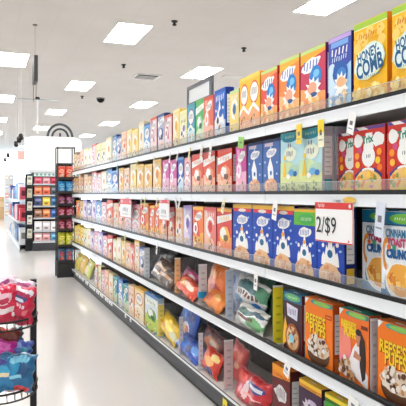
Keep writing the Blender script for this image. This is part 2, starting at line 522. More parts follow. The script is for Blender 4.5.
def art_bluewhite(a):
    a.rect(0, 1, .95, 1, (30, 40, 80)); a.rect(.1, .6, .88, .94, (210, 190, 200))
    a.ell(.5, .76, .30, .13, WH, 14, .1, 2, .15); a.marks(.5, .76, .44, .08, (40, 90, 180), 6, 3)
    a.poly([(.34, .30), (.30, .50), (.46, .68), (.62, .50), (.66, .30), (.5, .24)], WH); a.ell(.5, .43, .15, .15, (240, 244, 250), 14); a.ell(.5, .40, .06, .07, (40, 90, 150), 10)
    for x, z in ((.14, .6), (.86, .58), (.85, .38), (.15, .36), (.5, .86)):
        a.ell(x, z, .05, .035, (190, 214, 240), 8, .2, int(x * 9))
    a.bowl(.5, .15, .40, (70, 110, 190), [(240, 190, 150), (230, 150, 110), (250, 215, 180)], 5, 20, 1.2)
kind('slate', 'slate blue flake cereal box with white splash', 'slate blue box', .19, .305, .06, (70, 108, 176), (40, 70, 130), (60, 60, 90), art_bluewhite)
kind('royal', 'royal blue frosted flake cereal box', 'royal blue box', .195, .33, .062, (32, 74, 180), (24, 40, 110), (250, 200, 60), lambda a: (
    a.rect(0, 1, .93, 1, (250, 196, 60)), a.rect(.06, .94, .87, .93, (226, 60, 70)), a.ell(.5, .895, .2, .05, (250, 230, 220)),
    a.ell(.5, .73, .27, .14, WH, 16, .12, 2, .12), a.marks(.5, .73, .42, .09, (40, 90, 190), 6, 3),
    fountain(a, .5, .40, .33, WH), a.ell(.5, .40, .16, .15, (246, 248, 250), 16), a.ell(.5, .40, .10, .09, (34, 100, 140), 14), a.ell(.5, .57, .07, .06, (244, 170, 60), 10),
    [a.ell(x, z, .05, .03, (150, 190, 236), 8, .2, i) for i, (x, z) in enumerate(((.14, .62), (.86, .64), (.88, .45), (.1, .42), (.85, .78)))],
    a.bowl(.5, .11, .42, (90, 140, 210), [(240, 196, 150), (226, 160, 110), (250, 220, 185), (214, 140, 90)], 8, 26, 1.4)))
kind('royal_green', 'royal blue frosted flake cereal box with green banner', 'green banner box', .195, .32, .062, (32, 74, 180), (24, 40, 110), (250, 200, 60), lambda a: (
    a.rect(0, 1, .95, 1, (250, 200, 60)), a.rect(0, 1, .76, .95, (104, 190, 60)), a.ell(.55, .85, .36, .13, (70, 180, 80), 16), a.marks(.55, .85, .5, .05, (220, 244, 200), 8, 3),
    a.ell(.5, .66, .27, .12, WH, 16, .12, 2, .12), a.marks(.5, .66, .42, .08, (40, 90, 190), 6, 3),
    fountain(a, .5, .37, .32, WH), a.ell(.5, .37, .16, .15, (246, 248, 250), 16), a.ell(.5, .37, .09, .08, (34, 100, 140), 14), a.ell(.5, .52, .06, .05, (244, 170, 60), 10),
    [a.ell(x, z, .05, .03, (150, 190, 236), 8, .2, i) for i, (x, z) in enumerate(((.14, .5), (.86, .52), (.88, .35)))],
    a.bowl(.5, .11, .42, (90, 140, 210), [(240, 196, 150), (226, 160, 110), (250, 220, 185), (214, 140, 90)], 9, 26, 1.4)))
def art_cinnamon(a):
    a.rect(0, 1, .86, 1, (30, 130, 170)); a.ell(.62, .92, .40, .09, (120, 190, 70), 18); a.marks(.6, .92, .5, .03, (230, 246, 210), 8, 3); a.rect(0, 1, .84, .86, (20, 90, 130))
    a.text('CINNAMON', .5, .755, .74, (60, 130, 170), .0, .03, 1.5); a.text('TOAST', .42, .655, .50, (190, 70, 110), 0, .06, 1.25)
    a.text('CRUNCH', .5, .53, .70, (34, 92, 150), 0, .07, 1.25)
    for x, c in ((.22, (232, 110, 40)), (.36, (60, 150, 110)), (.8, (240, 160, 40))):
        a.ell(x, .60, .05, .05, c, 10)
    a.ring(.17, .52, .13, .30, .35, (236, 150, 50), 1.3, 4.6)
    a.rect(0, 1, 0, .12, (36, 110, 160)); a.ell(.9, .08, .3, .14, (70, 150, 80), 14, .1, 2)
    a.ell(.55, .20, .44, .38, (70, 130, 170), 20); a.ell(.55, .23, .42, .34, WH, 20); a.ell(.55, .25, .38, .28, (240, 170, 70), 20, .05, 1)
    r = random.Random(4)
    for i in range(16):
        x = .55 + r.uniform(-.28, .28); z = .26 + r.uniform(-.10, .10); q = r.uniform(0, 1.5); s_ = .085
        a.poly([(x + s_ * math.cos(q + k * math.pi / 2), z + s_ * .62 * math.sin(q + k * math.pi / 2)) for k in range(4)], r.choice([(246, 186, 80), (222, 138, 44), (252, 206, 120), (200, 112, 36)]))
kind('cinnamon', 'white cinnamon square cereal box with teal top', 'white cinnamon box', .205, .325, .065, (240, 242, 244), (60, 130, 170), (40, 130, 165), art_cinnamon)
def art_puffs(a):
    a.poly([(0, .93), (.12, 1), (0, 1)], WH); a.poly([(.0, .90), (.16, 1.0), (0, 1)], (236, 240, 240)); a.poly([(.2, .96), (.3, .99), (1, .99), (1, .93), (.6, .915), (.28, .93)], (60, 150, 140)); a.ell(.62, .955, .30, .05, (140, 200, 90), 16)
    a.rect(.76, .97, .77, .83, (150, 40, 20)); a.rect(.79, .95, .785, .815, (240, 120, 40))
    a.text("REESE'S", .42, .69, .70, (150, 60, 20), -.03, .07, 1.5); a.text("REESE'S", .41, .695, .70, (252, 214, 40), -.03, .03, 1.5)
    a.text('PUFFS', .50, .565, .56, (150, 60, 20), -.03, .07, 1.7); a.text('PUFFS', .49, .57, .56, (252, 214, 40), -.03, .03, 1.7)
    a.ell(.5, .22, .40, .30, (88, 54, 34), 20); a.ell(.5, .25, .40, .26, (104, 66, 42), 20)
    a.ell(.5, .32, .41, .24, (236, 214, 190), 20, .08, 3)
    a.dots(.5, .34, .38, .22, 44, [(206, 150, 96), (128, 84, 58), (244, 232, 216), (96, 60, 44), (226, 180, 128), (250, 244, 236)], 5, .062)
    a.rect(.05, .3, .03, .06, (250, 190, 120)); 
kind('puffs', 'orange peanut puff cereal box with yellow lettering', 'orange puff box', .20, .32, .062, (248, 126, 32), (206, 92, 36), (236, 130, 54), art_puffs)
def art_puffs_person(a):
    a.poly([(.0, .90), (.16, 1.0), (0, 1)], (236, 240, 240)); a.poly([(.2, .95), (.3, .99), (1, .99), (1, .93), (.6, .915), (.28, .93)], (70, 150, 130)); a.ell(.62, .955, .30, .05, (150, 200, 90), 16)
    a.poly([(0, .12), (.35, .12), (.42, .5), (.0, .72)], (240, 130, 150)); a.ell(.12, .55, .3, .3, (244, 140, 120), 16)
    a.rect(.76, .97, .80, .85, (130, 50, 20))
    a.text("REESE'S", .34, .80, .52, (252, 214, 40), -.03, .055, 1.3); a.text('PUFFS', .40, .70, .44, (252, 214, 40), -.03, .055, 1.4)
    # a standing long-haired person in white
    a.poly([(.30, .22), (.98, .04), (.98, .22), (.80, .36), (.70, .56), (.60, .60), (.48, .50), (.36, .34)], (238, 232, 232))
    a.poly([(.62, .70), (.78, .74), (.88, .66), (.92, .40), (.90, .18), (.80, .12), (.72, .3), (.70, .56)], (52, 34, 30))
    a.ell(.66, .685, .085, .10, (196, 130, 100), 16); a.poly([(.62, .56), (.70, .56), (.72, .64), (.64, .64)], (196, 130, 100)); a.ell(.68, .745, .10, .07, (46, 30, 28), 14)
    a.poly([(.50, .40), (.56, .50), (.76, .44), (.74, .38)], (200, 134, 104))
    a.ell(.22, .22, .22, .18, (236, 214, 190), 16, .08, 3); a.dots(.22, .23, .22, .22, 24, [(206, 150, 96), (128, 84, 58), (244, 232, 216), (96, 60, 44)], 5, .06)
    a.ell(.45, .12, .15, .13, (150, 100, 70), 14); a.dots(.45, .13, .13, .1, 10, [(206, 150, 96), (110, 70, 50)], 8, .05)
kind('puffs_person', 'orange puff cereal box picturing a person with long dark hair', 'orange box with person', .20, .32, .062, (246, 120, 42), (206, 92, 36), (60, 150, 130), art_puffs_person)
def art_dark(a):
    a.rect(0, 1, .85, 1, (40, 110, 150)); a.ell(.5, .93, .42, .10, (110, 190, 120), 18); a.marks(.5, .93, .5, .03, (226, 246, 220), 7, 3)
    a.poly([(.24, .62), (.76, .58), (.80, .78), (.20, .82)], (226, 224, 240)); a.marks(.5, .70, .42, .09, (90, 70, 130), 5, 2)
    a.poly([(0, .3), (.12, .6), (.22, .45), (.3, .25), (0, .1)], (250, 190, 50))
    a.ell(.52, .28, .38, .40, (170, 84, 40), 20); a.ell(.52, .28, .32, .32, (230, 190, 140), 20)
    a.dots(.52, .29, .28, .28, 26, [(220, 160, 90), (150, 90, 50), (244, 224, 196)], 5, .06); a.ell(.52, .28, .13, .12, (150, 210, 232), 14)
kind('dark', 'dark brown cereal box with white square logo', 'dark brown box', .185, .315, .06, (64, 34, 44), (110, 30, 30), (50, 130, 160), art_dark)
def art_maroon(a):
    a.rect(0, 1, .90, 1, (248, 160, 40)); a.poly([(0, .80), (1, .86), (1, .9), (0, .9)], (240, 140, 30)); a.marks(.5, .86, .6, .03, (150, 50, 20), 8, 2)
    a.ell(.5, .62, .36, .22, (230, 226, 226), 14, .2, 3); a.marks(.5, .62, .5, .14, (90, 70, 80), 7, 4)
    a.bowl(.5, .30, .38, (240, 120, 60), [(240, 140, 80), (220, 90, 50), (250, 200, 140)], 4)
kind('maroon', 'maroon cereal box with orange top band', 'maroon box', .19, .365, .062, (104, 32, 34), (92, 40, 42), (246, 150, 40), art_maroon)
def art_purple(a):
    a.rect(0, 1, .945, 1, (250, 200, 60)); a.rect(0, 1, .90, .945, (226, 150, 40)); a.marks(.5, .92, .6, .02, (120, 70, 20), 9, 2)
    a.ell(.6, .76, .2, .06, (200, 180, 210)); a.splash(.45, .62, .34, (214, 206, 214), 3); a.dots(.45, .62, .26, .2, 20, [(120, 90, 120), (236, 230, 236), (150, 120, 150)], 3, .06)
    a.bowl(.5, .26, .38, (150, 110, 170), [(190, 160, 200), (140, 100, 150), (230, 214, 230)], 4)
kind('purple', 'dark purple cereal box with yellow top band', 'dark purple box', .19, .365, .062, (66, 38, 66), (60, 30, 56), (250, 200, 60), art_purple)
def art_green(a):
    a.rect(0, 1, .945, 1, (250, 214, 60)); a.rect(0, 1, .90, .945, (60, 110, 40)); a.ell(.5, .78, .34, .10, (150, 220, 110)); a.marks(.5, .78, .4, .06, WH, 6, 2)
    a.ell(.5, .55, .36, .2, (240, 246, 230), 16, .15, 3); a.marks(.5, .55, .44, .12, (40, 120, 50), 5, 4)
    a.bowl(.5, .26, .38, (230, 240, 220), [(236, 200, 120), (210, 160, 80), (250, 226, 170)], 4)
kind('green', 'bright green cereal box with yellow top band', 'bright green box', .19, .365, .062, (70, 176, 60), (50, 140, 50), (250, 210, 60), art_green)

def generic(key, desc, short, base, side, top, accent, bowlc, seed, w=.19, h=.30, d=.06, logo=WH):
    def art(a):
        r = random.Random(seed)
        a.rect(0, 1, .93, 1, top)
        style = seed % 5
        if style != 2: a.poly([(0, 0), (1, 0), (1, r.uniform(.3, .55)), (0, r.uniform(.2, .5))], bowlc)
        dkc = tuple(int(q * .45) for q in accent)
        if style == 0:                      # slanted banner
            a.poly([(0, .66), (1, .78), (1, .90), (0, .82)], logo); a.marks(.5, .79, .7, .08, accent, 6, seed)
            a.ell(.55, .45, .34, .3, accent, 18, .1, seed); a.ell(.45, .5, .2, .18, logo, 14, .15, seed); a.ell(.62, .40, .14, .12, dkc, 10, .2, 2)
        elif style == 1:                    # large round medallion
            a.ell(.5, .68, .42, .32, accent, 20); a.ell(.5, .68, .36, .26, logo, 20); a.marks(.5, .70, .5, .12, dkc, 5, seed)
            a.poly([(.0, .40), (.45, .52), (1, .36), (1, .30), (.4, .44), (0, .30)], WH)
        elif style == 2:                    # split colours with a swirl
            a.poly([(0, 0), (.6, 0), (.25, .93), (0, .93)], bowlc); a.ring(.52, .58, .36, .36, .35, logo, .3, 4.8); a.ell(.52, .58, .18, .18, accent, 14, .1, 3)
            a.marks(.5, .84, .75, .09, logo, 5, seed)
        elif style == 3:                    # heaped flakes and a splash
            a.marks(.5, .83, .8, .11, logo, 5, seed); a.marks(.5, .71, .6, .07, dkc, 7, seed + 1)
            fountain(a, .5, .46, .4, WH); a.ell(.62, .52, .15, .15, accent, 12, .2, 4); a.ell(.35, .38, .12, .12, dkc, 9, .2, 4)
        else:                               # tall ribbon
            a.poly([(.1, .93), (.35, .93), (.7, .3), (.45, .3)], accent); a.ell(.55, .78, .34, .15, logo, 14, .12, seed, .3); a.marks(.55, .78, .5, .09, dkc, 5, seed)
            a.ell(.3, .5, .2, .24, logo, 12, .2, seed); a.ell(.3, .5, .10, .12, accent, 10)
        a.bowl(.5, .16, .44, r.choice([accent, WH, top]), [bowlc, (240, 200, 140), (214, 140, 80), (250, 230, 200), dkc], seed, 20, 1.3)
    K[key] = dict(desc=desc, short=short, w=w, h=h, d=d, name='cereal_box', mesh=carton(w, h, d, base, side, top, art).mesh('cereal_box'))
G = generic
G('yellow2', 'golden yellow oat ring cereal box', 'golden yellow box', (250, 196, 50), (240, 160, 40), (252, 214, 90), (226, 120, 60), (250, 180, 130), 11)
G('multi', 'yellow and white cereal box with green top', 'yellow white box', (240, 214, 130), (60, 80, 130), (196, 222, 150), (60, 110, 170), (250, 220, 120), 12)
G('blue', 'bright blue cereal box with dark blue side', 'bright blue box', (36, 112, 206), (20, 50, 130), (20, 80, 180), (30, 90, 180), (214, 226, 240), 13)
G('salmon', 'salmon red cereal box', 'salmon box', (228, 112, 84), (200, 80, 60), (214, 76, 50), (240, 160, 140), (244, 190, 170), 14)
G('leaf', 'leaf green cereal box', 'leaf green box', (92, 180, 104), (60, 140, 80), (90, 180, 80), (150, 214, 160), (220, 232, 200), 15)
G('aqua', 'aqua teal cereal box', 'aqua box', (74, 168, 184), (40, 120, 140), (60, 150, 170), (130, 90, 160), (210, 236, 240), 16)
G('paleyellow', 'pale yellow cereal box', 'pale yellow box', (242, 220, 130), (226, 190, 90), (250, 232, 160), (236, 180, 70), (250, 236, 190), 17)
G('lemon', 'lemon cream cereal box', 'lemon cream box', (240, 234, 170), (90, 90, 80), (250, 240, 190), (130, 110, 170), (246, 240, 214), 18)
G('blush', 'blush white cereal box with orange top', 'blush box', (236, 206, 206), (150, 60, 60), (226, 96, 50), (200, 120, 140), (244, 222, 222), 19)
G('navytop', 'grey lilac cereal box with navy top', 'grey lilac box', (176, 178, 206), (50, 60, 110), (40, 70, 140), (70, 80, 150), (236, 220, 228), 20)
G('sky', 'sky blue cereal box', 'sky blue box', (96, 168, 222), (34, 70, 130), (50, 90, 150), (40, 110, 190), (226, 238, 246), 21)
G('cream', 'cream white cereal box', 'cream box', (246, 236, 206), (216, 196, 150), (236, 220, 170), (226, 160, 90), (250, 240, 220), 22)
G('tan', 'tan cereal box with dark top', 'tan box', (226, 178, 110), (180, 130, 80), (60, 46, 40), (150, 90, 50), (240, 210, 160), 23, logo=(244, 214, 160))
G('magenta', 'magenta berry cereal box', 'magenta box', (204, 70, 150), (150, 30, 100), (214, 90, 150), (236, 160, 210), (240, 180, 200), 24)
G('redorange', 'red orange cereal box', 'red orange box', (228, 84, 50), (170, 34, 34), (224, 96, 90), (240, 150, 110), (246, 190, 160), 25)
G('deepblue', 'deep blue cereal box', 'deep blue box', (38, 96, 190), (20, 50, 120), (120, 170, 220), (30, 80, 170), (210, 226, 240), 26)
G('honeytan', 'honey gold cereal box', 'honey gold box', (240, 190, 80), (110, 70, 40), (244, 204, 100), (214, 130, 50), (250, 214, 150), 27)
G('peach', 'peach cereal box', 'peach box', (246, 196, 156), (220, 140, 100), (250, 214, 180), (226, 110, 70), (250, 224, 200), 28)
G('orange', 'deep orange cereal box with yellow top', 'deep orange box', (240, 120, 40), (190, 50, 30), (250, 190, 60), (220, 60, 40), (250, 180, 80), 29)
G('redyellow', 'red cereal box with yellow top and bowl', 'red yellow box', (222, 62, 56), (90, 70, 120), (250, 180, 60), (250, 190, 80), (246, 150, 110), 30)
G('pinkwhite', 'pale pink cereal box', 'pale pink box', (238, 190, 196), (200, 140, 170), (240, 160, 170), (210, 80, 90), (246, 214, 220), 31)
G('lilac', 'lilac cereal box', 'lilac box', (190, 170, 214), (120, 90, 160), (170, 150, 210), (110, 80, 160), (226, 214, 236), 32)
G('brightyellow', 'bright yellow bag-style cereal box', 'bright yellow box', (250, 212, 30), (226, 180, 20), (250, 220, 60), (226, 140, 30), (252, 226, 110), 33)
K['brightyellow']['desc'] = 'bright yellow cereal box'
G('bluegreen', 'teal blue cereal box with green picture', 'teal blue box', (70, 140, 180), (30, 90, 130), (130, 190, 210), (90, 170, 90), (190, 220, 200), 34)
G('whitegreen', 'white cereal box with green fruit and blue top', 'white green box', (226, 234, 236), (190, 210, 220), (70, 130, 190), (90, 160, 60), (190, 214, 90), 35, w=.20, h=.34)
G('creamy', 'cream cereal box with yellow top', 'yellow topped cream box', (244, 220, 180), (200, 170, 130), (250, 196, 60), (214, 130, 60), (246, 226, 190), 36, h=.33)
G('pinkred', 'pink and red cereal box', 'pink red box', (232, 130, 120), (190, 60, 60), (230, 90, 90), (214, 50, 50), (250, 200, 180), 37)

NUMW = ['', 'leftmost', 'second', 'third', 'fourth', 'fifth', 'sixth', 'seventh', 'eighth', 'ninth', 'tenth']
ITEMS = {k: [] for k in Z}
ROWN = {'A': 'top shelf', 'B': 'second shelf', 'C': 'third shelf', 'D': 'fourth shelf', 'E': 'bottom shelf'}
def put(row, key, pl, pr, back=0.0, hs=1.0, yy=None):
    k = K[key]
    ya, yb = (Yat(pr, XB + back), Yat(pl, XB + back)) if yy is None else yy
    o = bpy.data.objects.new(k['name'], k['mesh']); COL.objects.link(o)
    r = random.Random(int(pl * 13 + pr * 7) + ord(row))
    w = (yb - ya) - .003
    hmax = {'A': 9, 'B': .335, 'C': .365, 'D': .36, 'E': .40}[row]
    if row == 'C': hs *= 1.06
    o.scale = (w / k['w'], 1, min(hs * k['h'], hmax) / k['h'])
    o.location = (XB + back + r.uniform(0, .006), (ya + yb) / 2, Z[row] + .0005)
    o.rotation_euler = (0, 0, -math.pi / 2 + (r.uniform(-.02, .02) if w < .3 else 0))
    ITEMS[row].append(((ya + yb) / 2, key, o, back))
    return o
def fill(row, keys, pl, pr, hs=1.0):
    """keys listed from the far (left) end; equal widths along the aisle"""
    ya, yb = Yat(pr), Yat(pl); n = len(keys); st = (yb - ya) / n
    for i, key in enumerate(keys):
        put(row, key, 0, i * 17 + 3, yy=(yb - (i + 1) * st + .006, yb - i * st - .004), hs=hs * (1 + .06 * math.sin(i * 2.3 + ord(row))))

# top shelf, right to left
put('A', 'honey', 390.5, 428, hs=1.0)
put('A', 'honey', 353, 386.5)
put('A', 'rice', 328, 351.5)
put('A', 'fruity_pink', 299, 325)
put('A', 'fruity_orange', 279, 298.3)
put('A', 'fruity_red', 260.5, 277.5)
put('A', 'yellow2', 254.5, 260)  if False else None
put('A', 'yellow2', 248.5, 260, hs=1.12)
put('A', 'yellow2', 239, 248.2, hs=1.12)
put('A', 'multi', 229, 238.7, hs=.95)
put('A', 'blue', 214, 225.5, hs=1.1)
put('A', 'salmon', 203.5, 213, hs=1.05)
put('A', 'leaf', 195, 203, hs=1.07)
put('A', 'aqua', 187.5, 194.5, hs=1.05)
fill('A', ['lemon', 'paleyellow'] if False else ['paleyellow', 'lemon'], 172, 187, 1.02)
fill('A', ['navytop', 'blush'], 157, 171.5, 1.08)
fill('A', ['cream', 'sky', 'blush'], 138, 156.5, 1.1)
fill('A', ['sky', 'navytop', 'peach', 'paleyellow', 'paleyellow'], 112, 137.5, 1.05)
fill('A', ['tan', 'tan', 'peach', 'cream', 'cream', 'blush', 'lemon', 'lemon', 'cream'], 73.5, 111.5, 1.05)
# second shelf
put('B', 'red', 386.5, 424)
put('B', 'red', 353, 384.5)
put('B', 'red', 337.5, 362, back=.07)
for bk in (0, .066, .132, .198):
    put('B', 'teal', 0, 0, back=bk, yy=(Yat(322.5), Yat(299)))
put('B', 'teal', 280, 298.3)
put('B', 'slate', 262, 279.3)
put('B', 'slate', 246.8, 261.6)
put('B', 'magenta', 235.5, 246.4)
put('B', 'redorange', 217, 231)
put('B', 'redorange', 203, 215)
put('B', 'redorange', 191.5, 202.7)
fill('B', ['deepblue', 'pinkwhite'], 177.5, 191)
fill('B', ['magenta', 'magenta'], 162, 177)
fill('B', ['honeytan', 'honeytan', 'honeytan'], 136.5, 161.5)
fill('B', ['honeytan', 'peach', 'paleyellow'], 118.5, 136)
fill('B', ['peach', 'tan', 'blush', 'blush', 'cream', 'sky', 'deepblue'], 84, 118, 1.0)
fill('B', ['tan', 'tan', 'peach', 'tan'], 73.5, 83.5)
# third shelf
put('C', 'cinnamon', 381, 420)
put('C', 'cinnamon', 361, 398, back=.075, hs=1.0)
put('C', 'royal', 317, 344)
put('C', 'royal_green', 293.7, 316.4)
put('C', 'royal', 272.5, 293.3, hs=1.0)
put('C', 'royal', 251.8, 272.2)
put('C', 'royal', 232, 251.5)
put('C', 'redyellow', 216, 231.5)
put('C', 'pinkred', 204, 215.6)
put('C', 'orange', 192.3, 203.7)
fill('C', ['peach', 'lilac'], 175, 191.5)
fill('C', ['orange', 'orange', 'redorange', 'redorange'], 149, 174.5)
fill('C', ['pinkwhite', 'orange'], 132, 148.5)
fill('C', ['peach', 'redorange', 'pinkwhite'], 113, 131.5)
fill('C', ['orange', 'tan', 'lilac', 'navytop', 'lilac', 'sky', 'pinkwhite', 'redorange'], 76, 112.5)
# fourth shelf
put('D', 'puffs', 377, 416)
put('D', 'puffs_person', 338.5, 368.5)
put('D', 'puffs', 304.5, 333)
put('D', 'dark', 283, 302)
fill('D', ['pinkred', 'creamy', 'navytop'], 130, 144, 1.0)
fill('D', ['cream', 'cream', 'honeytan', 'peach'], 113, 130, 1.0)
fill('D', ['brightyellow', 'brightyellow', 'brightyellow', 'lemon', 'cream', 'lilac', 'pinkwhite', 'lilac', 'pinkwhite', 'redorange'], 74.5, 112.5, 1.0)
# bottom shelf
put('E', 'green', 324, 347)
put('E', 'purple', 298.5, 321)
put('E', 'maroon', 271.5, 290)
put('E', 'whitegreen', 145, 157.5)
put('E', 'creamy', 134.5, 143.5)
fill('E', ['bluegreen', 'sky', 'bluegreen', 'peach'], 113, 134)
fill('E', ['blush', 'lemon', 'pinkwhite', 'peach', 'cream'], 94.5, 112.5)

COUNT = ['zero', 'one', 'two', 'three', 'four', 'five', 'six', 'seven', 'eight', 'nine', 'ten']
def ordw(i, n):
    if i == 0: return 'rightmost'
    if i == n - 1: return 'leftmost'
    return ['', 'second', 'third', 'fourth', 'fifth', 'sixth', 'seventh', 'eighth'][i] + ' from right'
def label_rows():
    for row, it in ITEMS.items():
        it.sort(key=lambda q: (q[0], q[3]))
        backs = [q for q in it if q[3] > .06 and q[1] == 'teal']
        it2 = [q for q in it if q not in backs]
        runs = []
        for q in it2:
            if runs and runs[-1][0][1] == q[1]: runs[-1].append(q)
            else: runs.append([q])
        nrun = defaultdict(int)
        for rn in runs: nrun[rn[0][1]] += 1
        for i, rn in enumerate(runs):
            k = K[rn[0][1]]; n = len(rn)
            nb = K[runs[i - 1][0][1]]['short'] if i else None
            for j, q in enumerate(rn):
                lab = k['desc'] + ' on ' + ROWN[row]
                if nrun[rn[0][1]] > 1:
                    d = k['short'] + ' on ' + ROWN[row]
                    lab = d + (', left of the ' + nb if nb else ', at the right end')
                    if n > 1: lab += ', ' + ordw(j, n)
                elif n > 1: lab += ', %s' % ordw(j, n)
                tag(q[2], lab, 'cereal box', 'cereal boxes on the ' + ROWN[row])
        for q, s_ in zip(sorted(backs, key=lambda q: q[3]), ('directly behind', 'third deep behind', 'deepest, behind')):
            tag(q[2], 'pale teal box on second shelf, %s the front box with exposed side' % s_, 'cereal box', 'cereal boxes on the ' + ROWN[row])
label_rows()

# ------------------------------------------------------------------ bags
def bag_mesh(w, h, t, base, shapes, seed, foil=True):
    """pillow bag with crimped ends; shapes = ('e'|'r', cx, cz, rx, rz, colour) in -1..1"""
    NX, NZ = 30, 36
    r = random.Random(seed)
    wr = [(r.uniform(2, 9), r.uniform(-7, 7), r.uniform(0, 6.3), r.uniform(.3, 1)) for _ in range(7)]
    knd = 'foil' if foil else ''
    mb = MB(); mb.smooth = True
    def P(i, j, side):
        u = -1 + 2 * i / NX; v = -1 + 2 * j / NZ
        prof = max(0, 1 - abs(u) ** 2.6) ** .5 * max(0, 1 - abs(v) ** 3.2) ** .62
        wob = sum(a * math.sin(fx * u + fz * v + ph + side) for fx, fz, ph, a in wr) / 4
        pleat = .10 * math.sin(u * 21 + ph0) * abs(v) ** 3
        y = prof * t / 2 * (1 + .16 * wob) + prof ** .3 * t * (.05 * wob + pleat) if prof > 0 else 0
        x = u * w / 2 * (1 - .07 * (1 - abs(v) ** 4) * abs(u)) + .004 * math.sin(v * 9 + seed)
        bend = .06 * t * math.sin(v * 2 + seed)
        return (x, (-y if side == 0 else y) + bend, v * h / 2 + .004 * math.sin(u * 7 + seed))
    ph0 = seed
    for side in (0, 1):
        b0 = len(mb.v)
        for j in range(NZ + 1):
            for i in range(NX + 1): mb.v.append(P(i, j, side))
        for j in range(NZ):
            for i in range(NX):
                u = -1 + 2 * (i + .5) / NX; v = -1 + 2 * (j + .5) / NZ
                c = base
                for (k, cx, cz, rx, rz, cc) in shapes:
                    du, dv = (u - cx) / rx, (v - cz) / rz
                    if (k == 'e' and du * du + dv * dv < 1) or (k == 'r' and abs(du) < 1 and abs(dv) < 1): c = cc
                if abs(v) > .93: c = tuple(min(255, int(q * .6 + 95)) for q in base)
                q = (b0 + j * (NX + 1) + i, b0 + j * (NX + 1) + i + 1, b0 + (j + 1) * (NX + 1) + i + 1, b0 + (j + 1) * (NX + 1) + i)
                mb.f.append(q if side == 0 else q[::-1]); mb.mi.append(mb.mat(M(c, .3 if foil else .45, knd)))
    return mb
def lettershapes(cx, cz, w, h, n, c, seed):
    r = random.Random(seed); out = []
    for i in range(n):
        x = cx - w / 2 + w * (i + .5) / n
        out.append(('r', x, cz + r.uniform(-.1, .1) * h, w / n * .32, h * r.uniform(.35, .5), c))
    return out
BAGS = []
def bag(name, w, h, t, base, shapes, seed, loc, rot, label, cat='bag', group=None, foil=True):
    me = bag_mesh(w, h, t, base, shapes, seed, foil)
    o = bpy.data.objects.new(name, me.mesh(name)); COL.objects.link(o)
    o.location = loc; o.rotation_euler = rot
    tag(o, label, cat, group)
    BAGS.append(o)
    return o
H = -math.pi / 2
WIDE = {(252, 294): .46, (252, 329): .40, (256, 277): .5, (268, 318): .2, (235, 300): .24, (219, 293): .32, (217, 322): .32, (218, 307): .36, (189, 283): .34, (189, 301): .42, (163, 262): .72, (166, 281): .62, (157, 279): .4,
        (254, 397): .46, (239, 384): .22, (214, 352): .44, (213, 378): .40, (190, 340): .40, (191, 364): .52, (171, 341): .46}
def shelf_bag(row, px, y, back, w, h, t, base, shapes, seed, tilt, roll, label, name='cereal_bag', foil=True, yaw=0):
    """centre seen at picture column px / row y on the plane `back` behind the goods' front"""
    w = WIDE.get((px, y), w); t *= .85; h *= 1.08
    X = XB + back
    d = F_PX * X / (CO * (px - VPX)); z = EYE - (y - 194) * d / F_PX
    o = bag(name, w, h, t, base, shapes, seed, (X, Yat(px, X), 0), (tilt, roll, H + yaw), label, 'bag', 'bags on the ' + ROWN[row], foil)
    R = o.rotation_euler.to_matrix()
    lo = min((R @ v.co).z for v in o.data.vertices); hi = max((R @ v.co).z for v in o.data.vertices)
    up = {'D': Z['C'], 'E': Z['D'], 'C': Z['B']}[row] - .03
    z = max(z, Z[row] + .001 - lo); z = min(z, up - hi) if up - hi > Z[row] - lo else Z[row] + .001 - lo
    o.location.z = z
    return o

# fourth shelf bags
teal, green_, lav, wht = (30, 120, 130), (60, 130, 90), (176, 190, 214), (238, 238, 234)
shelf_bag('D', 252, 294, .15, .33, .17, .10, wht, [('e', .1, .35, .9, .5, (50, 110, 110)), ('r', 0, -.15, .8, .28, wht)] + lettershapes(0, -.15, 1.4, .35, 7, (120, 62, 50), 3) + [('e', .7, -.7, .5, .3, (30, 110, 190)), ('e', -.6, -.7, .4, .25, (70, 140, 190)), ('e', .8, .3, .3, .5, (80, 150, 110))], 3, -.3, .12,
          'white cereal bag with brown letters and teal top, upper one in the clear bin')
shelf_bag('D', 252, 329, .05, .27, .12, .09, wht, [('e', -.2, .3, .6, .3, (64, 110, 100)), ('e', .5, -.4, .5, .5, (120, 180, 120)), ('r', -.1, -.2, .6, .12, (110, 70, 60)), ('e', .6, .5, .4, .2, (40, 90, 110))], 5, -.35, .05,
          'white and green cereal bag lying lowest in the clear bin')
shelf_bag('D', 256, 277, .32, .40, .28, .10, (40, 100, 104), [('e', -.5, .3, .5, .4, (120, 170, 170)), ('e', .4, -.2, .4, .4, (50, 70, 60)), ('r', 0, .1, .5, .14, (196, 210, 206))], 8, -.35, .1,
          'dark teal cereal bag at the back of the clear bin')
shelf_bag('D', 268, 318, .24, .16, .24, .11, (46, 104, 84), [('e', 0, .3, .6, .3, (26, 70, 110)), ('e', .2, -.3, .5, .4, (110, 160, 130)), ('r', 0, .05, .6, .1, wht)], 9, -.2, -.2,
          'dark green cereal bag beside the yellow divider strip')
shelf_bag('D', 235, 300, .16, .17, .27, .08, lav, [('e', 0, .5, .5, .3, (70, 96, 160)), ('e', -.3, -.1, .4, .3, (220, 226, 236)), ('e', .2, -.6, .5, .3, (130, 150, 190))], 10, -.1, .05,
          'pale lavender blue cereal bag at the left side of the clear bin')
shelf_bag('D', 219, 293, .14, .20, .26, .10, (236, 120, 40), [('e', .2, -.2, .6, .25, (196, 60, 34)), ('e', -.2, .5, .4, .2, (246, 160, 70)), ('r', 0, -.55, .5, .12, (250, 190, 110))], 11, -.15, .12,
          'orange cereal bag standing slanted behind a clear divider')
shelf_bag('D', 217, 322, .07, .22, .13, .08, (240, 136, 44), [('e', .3, .2, .4, .3, (250, 180, 90)), ('e', -.4, -.2, .4, .4, (214, 90, 30))], 12, -.7, .15,
          'crumpled orange bag lying at the shelf edge left of the lavender bag')
